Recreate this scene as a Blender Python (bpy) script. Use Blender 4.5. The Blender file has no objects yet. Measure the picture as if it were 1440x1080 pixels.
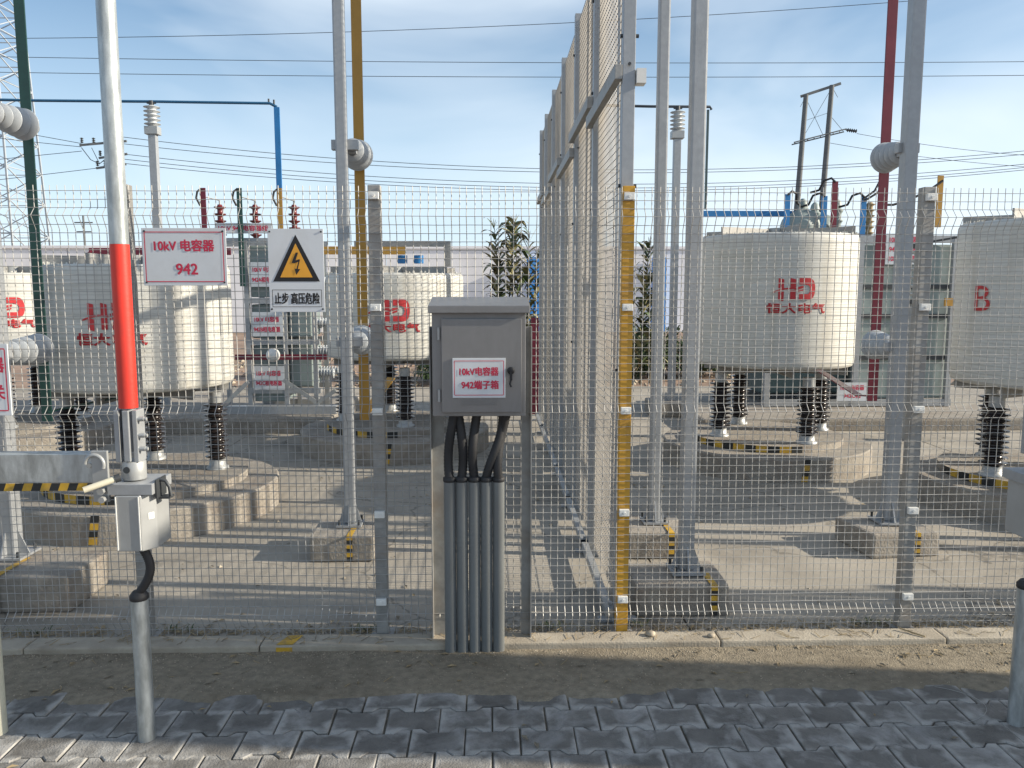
import bpy, bmesh, math, random
from math import sin, cos, pi, radians
from mathutils import Vector, Matrix
random.seed(7)
scene = bpy.context.scene
C = scene.collection

# ------------------------------------------------------------------ camera
cam_d = bpy.data.cameras.new('camera')
cam = bpy.data.objects.new('camera', cam_d); C.objects.link(cam)
cam.location = (0, 0, 1.55)
cam.rotation_euler = (radians(90 - 6.65), 0, radians(-1.48))
cam_d.sensor_width = 36.0
cam_d.lens = 28.08
cam_d.clip_start = 0.05
cam_d.clip_end = 3000
scene.camera = cam

# ------------------------------------------------------------------ sky, sun, exposure
SUN_EL, SUN_AZ = radians(23.5), radians(96.5)          # azimuth clockwise from +Y: low sun from the right
world = bpy.data.worlds.new('World'); scene.world = world; world.use_nodes = True
nt = world.node_tree; nt.nodes.clear()
wo = nt.nodes.new('ShaderNodeOutputWorld'); bg = nt.nodes.new('ShaderNodeBackground')
sky = nt.nodes.new('ShaderNodeTexSky'); sky.sky_type = 'NISHITA'; sky.sun_disc = False
sky.sun_elevation = SUN_EL; sky.sun_rotation = SUN_AZ
sky.air_density = 1.0; sky.dust_density = 0.9; sky.ozone_density = 1.3
tc = nt.nodes.new('ShaderNodeTexCoord')
mp = nt.nodes.new('ShaderNodeMapping'); mp.inputs['Scale'].default_value = (1.3, 1.3, 3.6)
mp.inputs['Location'].default_value = (-2.35, 0.9, 0.48)
nz = nt.nodes.new('ShaderNodeTexNoise'); nz.inputs['Scale'].default_value = 1.3
nz.inputs['Detail'].default_value = 5; nz.inputs['Roughness'].default_value = 0.45; nz.inputs['Distortion'].default_value = 0.5
cr = nt.nodes.new('ShaderNodeValToRGB')
cr.color_ramp.elements[0].position = 0.42; cr.color_ramp.elements[0].color = (0.05, 0.05, 0.05, 1)
cr.color_ramp.elements[1].position = 0.68; cr.color_ramp.elements[1].color = (0.68, 0.68, 0.68, 1)
mx = nt.nodes.new('ShaderNodeMix'); mx.data_type = 'RGBA'
mx.inputs['B'].default_value = (10.8, 11.8, 12.6, 1)
hs = nt.nodes.new('ShaderNodeHueSaturation'); hs.inputs['Saturation'].default_value = 1.42; hs.inputs['Value'].default_value = 1.35
nt.links.new(tc.outputs['Generated'], mp.inputs['Vector']); nt.links.new(mp.outputs[0], nz.inputs['Vector'])
nt.links.new(nz.outputs['Fac'], cr.inputs['Fac']); nt.links.new(cr.outputs[0], mx.inputs['Factor'])
nt.links.new(sky.outputs[0], hs.inputs['Color']); # thin haze that whitens the sky towards the horizon, the same all round
sz = nt.nodes.new('ShaderNodeSeparateXYZ'); nt.links.new(tc.outputs['Generated'], sz.inputs[0])
hz = nt.nodes.new('ShaderNodeMapRange'); hz.interpolation_type = 'SMOOTHSTEP'
hz.inputs['From Min'].default_value = -0.02; hz.inputs['From Max'].default_value = 0.42; hz.inputs['To Min'].default_value = 0.80; hz.inputs['To Max'].default_value = 0.06
nt.links.new(sz.outputs['Z'], hz.inputs['Value'])
hm = nt.nodes.new('ShaderNodeMix'); hm.data_type = 'RGBA'; hm.inputs['B'].default_value = (8.6, 10.6, 12.6, 1)
nt.links.new(hz.outputs[0], hm.inputs['Factor']); nt.links.new(hs.outputs[0], hm.inputs['A'])
nt.links.new(hm.outputs['Result'], mx.inputs['A']); nt.links.new(mx.outputs['Result'], bg.inputs['Color'])
nt.links.new(bg.outputs[0], wo.inputs['Surface'])
bg.inputs['Strength'].default_value = 0.061
sun_d = bpy.data.lights.new('sun', 'SUN'); sun_d.energy = 5.0; sun_d.angle = radians(0.55); sun_d.color = (1.0, 0.90, 0.74)
sun = bpy.data.objects.new('sun', sun_d); C.objects.link(sun)
to_sun = Vector((sin(SUN_AZ) * cos(SUN_EL), cos(SUN_AZ) * cos(SUN_EL), sin(SUN_EL)))
sun.rotation_euler = to_sun.to_track_quat('Z', 'Y').to_euler()
sun.location = (8, 0, 6)
vs_ = scene.view_settings
vs_.view_transform = 'Standard'; vs_.look = 'None'; vs_.gamma = 1.0; vs_.use_curve_mapping = False
vs_.exposure = 0.70

# ------------------------------------------------------------------ materials
def mat(name, col, rough=0.6, metal=0.0, var=0.15, scale=8.0, bump=0.0, bscale=60.0, dirt=None, dscale=1.5, damt=0.5,
        rnd=0.0, stretch=(1, 1, 1), spec=0.5):
    m = bpy.data.materials.new(name); m.use_nodes = True
    n = m.node_tree; p = n.nodes['Principled BSDF']
    p.inputs['Roughness'].default_value = rough; p.inputs['Metallic'].default_value = metal
    p.inputs['Specular IOR Level'].default_value = spec
    t = n.nodes.new('ShaderNodeTexCoord'); oi = n.nodes.new('ShaderNodeObjectInfo')
    ad = n.nodes.new('ShaderNodeVectorMath'); ad.operation = 'ADD'
    sc = n.nodes.new('ShaderNodeVectorMath'); sc.operation = 'SCALE'; sc.inputs[0].default_value = (13.1, 7.7, 5.3)
    n.links.new(oi.outputs['Random'], sc.inputs['Scale'])
    n.links.new(t.outputs['Object'], ad.inputs[0]); n.links.new(sc.outputs[0], ad.inputs[1])
    mpn = n.nodes.new('ShaderNodeMapping'); mpn.inputs['Scale'].default_value = stretch
    n.links.new(ad.outputs[0], mpn.inputs['Vector'])
    a = n.nodes.new('ShaderNodeTexNoise'); a.inputs['Scale'].default_value = scale; a.inputs['Detail'].default_value = 6
    a.inputs['Roughness'].default_value = 0.6
    n.links.new(mpn.outputs[0], a.inputs['Vector'])
    r = n.nodes.new('ShaderNodeValToRGB')
    r.color_ramp.elements[0].position = 0.3; r.color_ramp.elements[1].position = 0.7
    lo = [max(0, c * (1 - var)) for c in col]; hi = [min(1, c * (1 + var)) for c in col]
    r.color_ramp.elements[0].color = (*lo, 1); r.color_ramp.elements[1].color = (*hi, 1)
    n.links.new(a.outputs['Fac'], r.inputs['Fac'])
    out = r.outputs['Color']
    if dirt:
        b = n.nodes.new('ShaderNodeTexNoise'); b.inputs['Scale'].default_value = dscale; b.inputs['Detail'].default_value = 8
        b.inputs['Roughness'].default_value = 0.65; b.inputs['Distortion'].default_value = 0.6
        n.links.new(mpn.outputs[0], b.inputs['Vector'])
        br = n.nodes.new('ShaderNodeValToRGB'); br.color_ramp.elements[0].position = 0.48; br.color_ramp.elements[1].position = 0.68
        br.color_ramp.elements[1].color = (damt, damt, damt, 1)
        n.links.new(b.outputs['Fac'], br.inputs['Fac'])
        mm = n.nodes.new('ShaderNodeMix'); mm.data_type = 'RGBA'; mm.inputs['B'].default_value = (*dirt, 1)
        n.links.new(br.outputs[0], mm.inputs['Factor']); n.links.new(out, mm.inputs['A']); out = mm.outputs['Result']
    if rnd:
        h = n.nodes.new('ShaderNodeHueSaturation')
        mr = n.nodes.new('ShaderNodeMapRange'); mr.inputs['To Min'].default_value = 1 - rnd; mr.inputs['To Max'].default_value = 1 + rnd
        n.links.new(oi.outputs['Random'], mr.inputs['Value']); n.links.new(mr.outputs[0], h.inputs['Value'])
        n.links.new(out, h.inputs['Color']); out = h.outputs['Color']
    n.links.new(out, p.inputs['Base Color'])
    # roughness breaks up a little too
    rr = n.nodes.new('ShaderNodeMapRange'); rr.inputs['To Min'].default_value = max(0.05, rough - 0.1); rr.inputs['To Max'].default_value = min(1, rough + 0.12)
    n.links.new(a.outputs['Fac'], rr.inputs['Value']); n.links.new(rr.outputs[0], p.inputs['Roughness'])
    if bump:
        bn = n.nodes.new('ShaderNodeTexNoise'); bn.inputs['Scale'].default_value = bscale; bn.inputs['Detail'].default_value = 5
        n.links.new(ad.outputs[0], bn.inputs['Vector'])
        bp = n.nodes.new('ShaderNodeBump'); bp.inputs['Strength'].default_value = bump; bp.inputs['Distance'].default_value = 0.01
        n.links.new(bn.outputs['Fac'], bp.inputs['Height']); n.links.new(bp.outputs[0], p.inputs['Normal'])
    return m

M = dict(
    galv=mat('galvanised_steel', (0.34, 0.355, 0.37), 0.45, 0.3, 0.09, 30, 0.04, 90, (0.27, 0.28, 0.285), 4, 0.4),
    galv_tube=mat('galvanised_tube', (0.43, 0.46, 0.465), 0.38, 0.5, 0.25, 40, 0.06, 70, (0.20, 0.215, 0.21), 13, 0.65, stretch=(1, 1, 0.3)),
    wire=mat('zinc_wire', (0.37, 0.365, 0.35), 0.5, 0.3, 0.15, 20),
    wire_old=mat('weathered_zinc_wire', (0.36, 0.335, 0.30), 0.6, 0.1, 0.2, 6),
    zinc_dull=mat('dull_zinc_post', (0.30, 0.30, 0.29), 0.55, 0.35, 0.2, 18, 0.06, 80, (0.26, 0.22, 0.18), 6, 0.6),
    paint_y=mat('yellow_paint', (0.56, 0.30, 0.03), 0.5, 0, 0.12, 12, 0.05, 60, (0.30, 0.17, 0.05), 4, 0.6),
    bar_y=mat('yellow_busbar_paint', (0.43, 0.235, 0.04), 0.45, 0, 0.08, 8),
    bar_g=mat('dark_green_busbar_paint', (0.012, 0.055, 0.045), 0.4, 0, 0.2, 8),
    bar_r=mat('crimson_busbar_paint', (0.15, 0.012, 0.028), 0.42, 0, 0.15, 8),
    pier_b=mat('bright_blue_panel', (0.03, 0.26, 0.70), 0.5, 0, 0.05, 2),
    bar_b=mat('blue_busbar_paint', (0.02, 0.17, 0.42), 0.45, 0, 0.12, 8),
    red=mat('signal_red_paint', (0.62, 0.035, 0.02), 0.42, 0, 0.1, 6, 0.05, 60, (0.40, 0.04, 0.03), 7, 0.6, stretch=(1, 1, 0.4)),
    red_ink=mat('red_lettering', (0.55, 0.03, 0.075), 0.6, 0, 0.12, 40),
    logo=mat('faded_red_logo_paint', (0.50, 0.035, 0.04), 0.6, 0, 0.25, 30),
    black_ink=mat('black_lettering', (0.012, 0.012, 0.014), 0.6, 0, 0.1, 40),
    board=mat('white_sign_board', (0.60, 0.63, 0.66), 0.4, 0, 0.05, 5, 0, 60, (0.5, 0.5, 0.49), 3, 0.5),
    amber=mat('amber_sign_film', (0.72, 0.34, 0.03), 0.45, 0, 0.05, 12),
    haz_y=mat('hazard_yellow', (0.55, 0.33, 0.03), 0.6, 0, 0.2, 14, 0, 60, (0.22, 0.16, 0.08), 12, 0.75),
    haz_k=mat('hazard_black', (0.018, 0.02, 0.02), 0.55, 0, 0.1, 14),
    cream=mat('cream_reactor_coat', (0.585, 0.58, 0.54), 0.5, 0, 0.05, 5, 0.04, 14, (0.46, 0.435, 0.355), 2.2, 0.45, stretch=(1, 1, 6)),
    alu=mat('cast_aluminium', (0.36, 0.37, 0.37), 0.42, 0.3, 0.08, 9),
    porc_k=mat('brown_black_porcelain', (0.022, 0.017, 0.016), 0.22, 0, 0.2, 10),
    porc_r=mat('oxblood_porcelain', (0.13, 0.022, 0.022), 0.28, 0, 0.2, 10),
    porc_w=mat('grey_white_porcelain', (0.43, 0.455, 0.475), 0.35, 0, 0.06, 10),
    porc_core=mat('shaded_porcelain_core', (0.09, 0.095, 0.10), 0.4, 0, 0.1, 10),  # dark tone stands for the shade in the gaps between sheds
    rubber=mat('black_rubber_conduit', (0.022, 0.022, 0.024), 0.6, 0, 0.2, 30),
    pipe=mat('grey_painted_pipe', (0.175, 0.185, 0.185), 0.42, 0.1, 0.12, 7, 0.03, 60, (0.12, 0.12, 0.115), 5, 0.5, stretch=(1, 1, 0.3)),
    steel=mat('brushed_stainless', (0.225, 0.222, 0.222), 0.42, 0.4, 0.06, 30, 0.02, 200, (0.165, 0.16, 0.155), 3.0, 0.55, stretch=(1, 1, 0.4)),
    tank=mat('grey_green_enamel', (0.24, 0.29, 0.285), 0.5, 0, 0.1, 6, 0.03, 40, (0.2, 0.23, 0.21), 4, 0.5),
    teal=mat('dark_teal_enamel', (0.05, 0.085, 0.09), 0.5, 0, 0.12, 6),
    conc=mat('yard_concrete', (0.325, 0.296, 0.25), 0.85, 0, 0.14, 3.2, 0.28, 120, (0.20, 0.18, 0.15), 1.1, 0.85, spec=0.3),
    block=mat('rough_concrete', (0.285, 0.26, 0.225), 0.88, 0, 0.22, 10, 0.5, 70, (0.20, 0.165, 0.135), 5, 0.75, spec=0.3),
    kerb=mat('kerb_concrete', (0.375, 0.335, 0.27), 0.88, 0, 0.16, 9, 0.4, 110, (0.25, 0.21, 0.16), 3, 0.7, spec=0.3),
    soil=mat('sandy_soil', (0.25, 0.215, 0.16), 0.95, 0, 0.25, 30, 0.8, 160, (0.15, 0.125, 0.09), 3, 0.6, spec=0.2),
    sand=mat('joint_sand', (0.13, 0.115, 0.09), 0.95, 0, 0.3, 40, 0.5, 160, spec=0.2),
    field=mat('dry_field_earth', (0.27, 0.195, 0.15), 0.95, 0, 0.25, 1.5, 0.6, 10, (0.16, 0.13, 0.085), 0.35, 0.7, spec=0.2),
    stone=mat('pale_gravel', (0.36, 0.31, 0.24), 0.9, 0, 0.4, 25, spec=0.2),
    paver=mat('grey_paver', (0.155, 0.147, 0.134), 0.8, 0, 0.25, 12, 0.5, 150, (0.42, 0.415, 0.40), 5, 0.65, rnd=0.14, spec=0.35),
    leaf=mat('green_leaf', (0.055, 0.085, 0.03), 0.6, 0, 0.45, 3),
    corn=mat('dry_corn_leaf', (0.20, 0.185, 0.09), 0.7, 0, 0.5, 3),
    bark=mat('stalk', (0.10, 0.085, 0.05), 0.8, 0, 0.3, 9),
    wallw=mat('white_render', (0.86, 0.845, 0.85), 0.8, 0, 0.05, 0.8, dirt=(0.62, 0.6, 0.6), dscale=0.3, damt=0.4),
    dark=mat('dark_steel', (0.05, 0.055, 0.06), 0.5, 0.3, 0.2, 8),
    rod=mat('dark_blue_rod', (0.02, 0.10, 0.20), 0.5, 0.1, 0.1, 3),
    cable=mat('weathered_cable', (0.035, 0.045, 0.06), 0.6, 0.2, 0.1, 3),
    tower=mat('far_zinc', (0.36, 0.40, 0.44), 0.6, 0.2, 0.1, 3),
    pole_c=mat('weathered_concrete_pole', (0.13, 0.14, 0.145), 0.8, 0, 0.2, 2),
    white=mat('white_plastic', (0.72, 0.72, 0.69), 0.45, 0, 0.06, 20),
    cream_post=mat('cream_post_paint', (0.60, 0.58, 0.46), 0.5, 0, 0.1, 8, 0.04, 60, (0.36, 0.33, 0.26), 5, 0.5),
    wood=mat('dry_twig', (0.30, 0.23, 0.13), 0.85, 0, 0.3, 20),
)
# slow banding on the wound reactor coat
def add_bands(m):
    n = m.node_tree; p = n.nodes['Principled BSDF']
    t = n.nodes.new('ShaderNodeTexCoord'); w = n.nodes.new('ShaderNodeTexWave'); w.bands_direction = 'Z'
    w.inputs['Scale'].default_value = 16; w.inputs['Distortion'].default_value = 0.4; w.inputs['Detail'].default_value = 3
    mpp = n.nodes.new('ShaderNodeMapping'); mpp.inputs['Scale'].default_value = (0.15, 0.15, 1)
    n.links.new(t.outputs['Object'], mpp.inputs[0]); n.links.new(mpp.outputs[0], w.inputs['Vector'])
    b = n.nodes.new('ShaderNodeBump'); b.inputs['Strength'].default_value = 0.10; b.inputs['Distance'].default_value = 0.006
    old = p.inputs['Normal'].links[0].from_node if p.inputs['Normal'].links else None
    n.links.new(w.outputs['Fac'], b.inputs['Height'])
    if old: n.links.new(old.outputs[0], b.inputs['Normal'])
    n.links.new(b.outputs[0], p.inputs['Normal'])
add_bands(M['cream'])
# winding tape lines and rain streaks: multiply into the coat's own colour
def add_streaks(m, lines=0.16, streak=(0.40, 0.36, 0.28)):
    n = m.node_tree; p = n.nodes['Principled BSDF']; src = p.inputs['Base Color'].links[0].from_socket
    t = n.nodes.new('ShaderNodeTexCoord')
    w = n.nodes.new('ShaderNodeTexWave'); w.bands_direction = 'Z'; w.inputs['Scale'].default_value = 10.5
    w.inputs['Distortion'].default_value = 0.5; w.inputs['Detail'].default_value = 2
    mp1 = n.nodes.new('ShaderNodeMapping'); mp1.inputs['Scale'].default_value = (0.2, 0.2, 1)
    n.links.new(t.outputs['Object'], mp1.inputs[0]); n.links.new(mp1.outputs[0], w.inputs['Vector'])
    r1 = n.nodes.new('ShaderNodeMapRange'); r1.inputs['From Min'].default_value = 0.0; r1.inputs['From Max'].default_value = 0.35
    r1.inputs['To Min'].default_value = 1 - lines; r1.inputs['To Max'].default_value = 1.0
    n.links.new(w.outputs['Fac'], r1.inputs['Value'])
    mul = n.nodes.new('ShaderNodeVectorMath'); mul.operation = 'SCALE'
    n.links.new(src, mul.inputs[0]); n.links.new(r1.outputs[0], mul.inputs['Scale'])
    a = n.nodes.new('ShaderNodeTexNoise'); a.inputs['Scale'].default_value = 9; a.inputs['Detail'].default_value = 5
    mp2 = n.nodes.new('ShaderNodeMapping'); mp2.inputs['Scale'].default_value = (1, 1, 0.09)
    n.links.new(t.outputs['Object'], mp2.inputs[0]); n.links.new(mp2.outputs[0], a.inputs['Vector'])
    r2 = n.nodes.new('ShaderNodeValToRGB'); r2.color_ramp.elements[0].position = 0.52; r2.color_ramp.elements[1].position = 0.75
    r2.color_ramp.elements[1].color = (0.55, 0.55, 0.55, 1)
    n.links.new(a.outputs['Fac'], r2.inputs['Fac'])
    mm = n.nodes.new('ShaderNodeMix'); mm.data_type = 'RGBA'; mm.inputs['B'].default_value = (*streak, 1)
    n.links.new(r2.outputs[0], mm.inputs['Factor']); n.links.new(mul.outputs[0], mm.inputs['A'])
    n.links.new(mm.outputs['Result'], p.inputs['Base Color'])
add_streaks(M['cream'])
# pale dusty rims on the worn pavers (object space of each paver)
def add_rims(m):
    n = m.node_tree; p = n.nodes['Principled BSDF']; src = p.inputs['Base Color'].links[0].from_socket
    t = n.nodes.new('ShaderNodeTexCoord'); oi = n.nodes.new('ShaderNodeObjectInfo')
    ab = n.nodes.new('ShaderNodeVectorMath'); ab.operation = 'ABSOLUTE'; n.links.new(t.outputs['Object'], ab.inputs[0])
    sp_ = n.nodes.new('ShaderNodeSeparateXYZ'); n.links.new(ab.outputs[0], sp_.inputs[0])
    fx = n.nodes.new('ShaderNodeMapRange'); fx.inputs['From Min'].default_value = 0.060; fx.inputs['From Max'].default_value = 0.092
    fy = n.nodes.new('ShaderNodeMapRange'); fy.inputs['From Min'].default_value = 0.036; fy.inputs['From Max'].default_value = 0.068
    n.links.new(sp_.outputs['X'], fx.inputs['Value']); n.links.new(sp_.outputs['Y'], fy.inputs['Value'])
    mxm = n.nodes.new('ShaderNodeMath'); mxm.operation = 'MAXIMUM'; n.links.new(fx.outputs[0], mxm.inputs[0]); n.links.new(fy.outputs[0], mxm.inputs[1])
    of = n.nodes.new('ShaderNodeVectorMath'); of.operation = 'SCALE'; of.inputs[0].default_value = (9, 5, 3); n.links.new(oi.outputs['Random'], of.inputs['Scale'])
    ad = n.nodes.new('ShaderNodeVectorMath'); ad.operation = 'ADD'; n.links.new(t.outputs['Object'], ad.inputs[0]); n.links.new(of.outputs[0], ad.inputs[1])
    nz1 = n.nodes.new('ShaderNodeTexNoise'); nz1.inputs['Scale'].default_value = 11; nz1.inputs['Detail'].default_value = 8; n.links.new(ad.outputs[0], nz1.inputs['Vector'])
    sm = n.nodes.new('ShaderNodeMath'); sm.operation = 'MULTIPLY_ADD'; sm.inputs[1].default_value = 0.26; n.links.new(mxm.outputs[0], sm.inputs[0]); n.links.new(nz1.outputs['Fac'], sm.inputs[2])
    rp = n.nodes.new('ShaderNodeMapRange'); rp.inputs['From Min'].default_value = 0.60; rp.inputs['From Max'].default_value = 0.82; rp.inputs['To Max'].default_value = 0.7
    n.links.new(sm.outputs[0], rp.inputs['Value'])
    mm = n.nodes.new('ShaderNodeMix'); mm.data_type = 'RGBA'; mm.inputs['B'].default_value = (0.43, 0.42, 0.395, 1)
    n.links.new(rp.outputs[0], mm.inputs['Factor']); n.links.new(src, mm.inputs['A']); n.links.new(mm.outputs['Result'], p.inputs['Base Color'])
add_rims(M['paver'])
# hairline cracks in the yard concrete
def add_cracks(m):
    n = m.node_tree; p = n.nodes['Principled BSDF']; src = p.inputs['Base Color'].links[0].from_socket
    t = n.nodes.new('ShaderNodeTexCoord')
    nz1 = n.nodes.new('ShaderNodeTexNoise'); nz1.inputs['Scale'].default_value = 2.5; nz1.inputs['Detail'].default_value = 6; n.links.new(t.outputs['Object'], nz1.inputs['Vector'])
    ad = n.nodes.new('ShaderNodeVectorMath'); ad.operation = 'MULTIPLY_ADD'; ad.inputs[1].default_value = (0.45, 0.45, 0.45)
    n.links.new(nz1.outputs['Color'], ad.inputs[0]); n.links.new(t.outputs['Object'], ad.inputs[2])
    v = n.nodes.new('ShaderNodeTexVoronoi'); v.feature = 'DISTANCE_TO_EDGE'; v.inputs['Scale'].default_value = 0.8; n.links.new(ad.outputs[0], v.inputs['Vector'])
    r = n.nodes.new('ShaderNodeMapRange'); r.inputs['From Min'].default_value = 0.002; r.inputs['From Max'].default_value = 0.009; r.inputs['To Min'].default_value = 0.62; r.inputs['To Max'].default_value = 1
    n.links.new(v.outputs['Distance'], r.inputs['Value'])
    mul = n.nodes.new('ShaderNodeVectorMath'); mul.operation = 'SCALE'; n.links.new(src, mul.inputs[0]); n.links.new(r.outputs[0], mul.inputs['Scale'])
    n.links.new(mul.outputs[0], p.inputs['Base Color'])
add_cracks(M['conc'])

# ------------------------------------------------------------------ mesh helpers
def wloc(o):
    v = Vector((0, 0, 0))
    while o is not None:
        v = v + o.location; o = o.parent
    return v

class MB:
    """collects shapes in world coordinates; build() links them as one mesh object"""
    def __init__(s): s.v = []; s.f = []; s.mi = []; s.sm = []
    def add(s, vs, fs, mi=0, smooth=False):
        b = len(s.v); s.v += [tuple(v) for v in vs]
        for f in fs: s.f.append([i + b for i in f]); s.mi.append(mi); s.sm.append(smooth)
        return s
    def box(s, x0, x1, y0, y1, z0, z1, mi=0):
        vs = [(x, y, z) for z in (z0, z1) for y in (y0, y1) for x in (x0, x1)]
        return s.add(vs, [(0, 2, 3, 1), (4, 5, 7, 6), (0, 1, 5, 4), (2, 6, 7, 3), (0, 4, 6, 2), (1, 3, 7, 5)], mi)
    def bar(s, p0, p1, w, h, mi=0, up=(0, 0, 1)):
        p0 = Vector(p0); p1 = Vector(p1); d = (p1 - p0).normalized(); up = Vector(up)
        if abs(d.dot(up)) > 0.95: up = Vector((0, 1, 0))
        a = d.cross(up).normalized() * w / 2; b = a.cross(d).normalized() * h / 2
        vs = [p + i * a + j * b for p in (p0, p1) for i, j in ((-1, -1), (1, -1), (1, 1), (-1, 1))]
        return s.add(vs, [(3, 2, 1, 0), (4, 5, 6, 7), (0, 1, 5, 4), (1, 2, 6, 5), (2, 3, 7, 6), (3, 0, 4, 7)], mi)
    def cyl(s, p0, p1, r0, r1=None, n=16, mi=0, caps=True):
        r1 = r0 if r1 is None else r1
        p0 = Vector(p0); p1 = Vector(p1); d = (p1 - p0).normalized()
        a = d.orthogonal().normalized(); b = d.cross(a)
        vs = [p + (a * cos(2 * pi * i / n) + b * sin(2 * pi * i / n)) * r for p, r in ((p0, r0), (p1, r1)) for i in range(n)]
        s.add(vs, [(i, (i + 1) % n, n + (i + 1) % n, n + i) for i in range(n)], mi, True)
        if caps:
            s.add(vs[:n], [tuple(range(n - 1, -1, -1))], mi); s.add(vs[n:], [tuple(range(n))], mi)
        return s
    def lathe(s, prof, c, axis=(0, 0, 1), n=24, mi=0, smooth=True):
        """prof: (radius, height along axis) pairs"""
        d = Vector(axis).normalized(); a = d.orthogonal().normalized(); b = d.cross(a); c = Vector(c)
        vs = [c + d * h + (a * cos(2 * pi * i / n) + b * sin(2 * pi * i / n)) * r for r, h in prof for i in range(n)]
        fs = [(k * n + i, k * n + (i + 1) % n, (k + 1) * n + (i + 1) % n, (k + 1) * n + i) for k in range(len(prof) - 1) for i in range(n)]
        s.add(vs, fs, mi, smooth)
        s.add(vs[:n], [tuple(range(n - 1, -1, -1))], mi); s.add(vs[-n:], [tuple(range(n))], mi)
        return s
    def tube(s, pts, r, n=8, mi=0, ripple=0.0):
        pts = [Vector(p) for p in pts]; vs = []; m = len(pts)
        up = None
        for k, p in enumerate(pts):
            d = (pts[min(k + 1, m - 1)] - pts[max(k - 1, 0)]).normalized()
            if up is None: up = d.orthogonal().normalized()
            a = (up - d * up.dot(d)).normalized(); up = a; b = d.cross(a)
            rr = (r[k] if isinstance(r, (list, tuple)) else r) + (ripple if k % 2 else 0)
            vs += [p + (a * cos(2 * pi * i / n) + b * sin(2 * pi * i / n)) * rr for i in range(n)]
        s.add(vs, [(k * n + i, k * n + (i + 1) % n, (k + 1) * n + (i + 1) % n, (k + 1) * n + i) for k in range(m - 1) for i in range(n)], mi, True)
        s.add(vs[:n], [tuple(range(n - 1, -1, -1))], mi); s.add(vs[-n:], [tuple(range(n))], mi)
        return s
    def prism(s, poly, y0, y1, mi=0):
        """polygon of (x, z) points (clockwise seen from -Y is not required) extruded from y0 to y1"""
        n = len(poly); vs = [(x, y0, z) for x, z in poly] + [(x, y1, z) for x, z in poly]
        s.add(vs, [tuple(range(n)), tuple(range(2 * n - 1, n - 1, -1))] + [(i, n + i, n + (i + 1) % n, (i + 1) % n) for i in range(n)], mi)
        return s
    def build(s, name, mats, parent=None, bevel=0.0, kind=None, label=None, origin=None):
        me = bpy.data.meshes.new(name)
        off = wloc(parent) if parent is not None else Vector(origin or (0, 0, 0))
        me.from_pydata([tuple(Vector(v) - off) for v in s.v], [], s.f)
        for m in (mats if isinstance(mats, (list, tuple)) else [mats]): me.materials.append(M[m])
        me.polygons.foreach_set('material_index', s.mi); me.polygons.foreach_set('use_smooth', s.sm)
        bm = bmesh.new(); bm.from_mesh(me)
        bmesh.ops.recalc_face_normals(bm, faces=bm.faces)
        if bevel:
            ed = [e for e in bm.edges if len(e.link_faces) == 2 and e.calc_face_angle(0) > 0.6]
            bmesh.ops.bevel(bm, geom=ed, offset=bevel, segments=2, affect='EDGES', profile=0.6, clamp_overlap=True)
        bm.to_mesh(me); bm.free(); me.update()
        o = bpy.data.objects.new(name, me); C.objects.link(o)
        if parent is not None: o.parent = parent
        else: o.location = off
        if kind: o['kind'] = kind
        if label: o['label'] = label
        return o

def tag(o, label, cat, group=None):
    o['label'] = label; o['category'] = cat
    if group: o['group'] = group
    return o
def thing(name, loc, label, cat, group=None):
    o = bpy.data.objects.new(name, None); C.objects.link(o); o.location = loc; o.empty_display_size = 0.1
    return tag(o, label, cat, group)
def struct(o): o['kind'] = 'structure'; return o
def copy_tree(o, parent=None):
    c = o.copy(); C.objects.link(c); c.parent = parent
    for ch in list(o.children): copy_tree(ch, c)
    return c

_tc = {}
def text_geo(body, bold=0.0):
    """flat lettering as triangles, normalised to a unit box"""
    key = (body, bold)
    if key in _tc: return _tc[key]
    cu = bpy.data.curves.new('lettering', 'FONT'); cu.body = body; cu.offset = bold; cu.resolution_u = 3
    ob = bpy.data.objects.new('lettering', cu); C.objects.link(ob)
    dg = bpy.context.evaluated_depsgraph_get(); dg.update()
    me = ob.evaluated_get(dg).to_mesh()
    vs = [(v.co.x, v.co.y) for v in me.vertices]; fs = [list(p.vertices) for p in me.polygons]
    ob.evaluated_get(dg).to_mesh_clear(); bpy.data.objects.remove(ob); bpy.data.curves.remove(cu)
    x0 = min(v[0] for v in vs); x1 = max(v[0] for v in vs); y0 = min(v[1] for v in vs); y1 = max(v[1] for v in vs)
    g = ([((x - x0) / (x1 - x0) - 0.5, (y - y0) / (y1 - y0) - 0.5) for x, y in vs], fs)
    _tc[key] = g
    return g
def text_on(mb, body, cx, y, cz, w, h, mi=0, bold=0.075):
    vs, fs = text_geo(body, 0.0)
    for k_, (du, dv) in enumerate(((-0.5, 0.3), (0.5, -0.3), (-0.2, -0.4), (0.3, 0.4))):
        mb.add([(cx + a * w + du * bold * h, y - 0.00015 * k_, cz + b * h + dv * bold * h) for a, b in vs], fs, mi)

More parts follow.
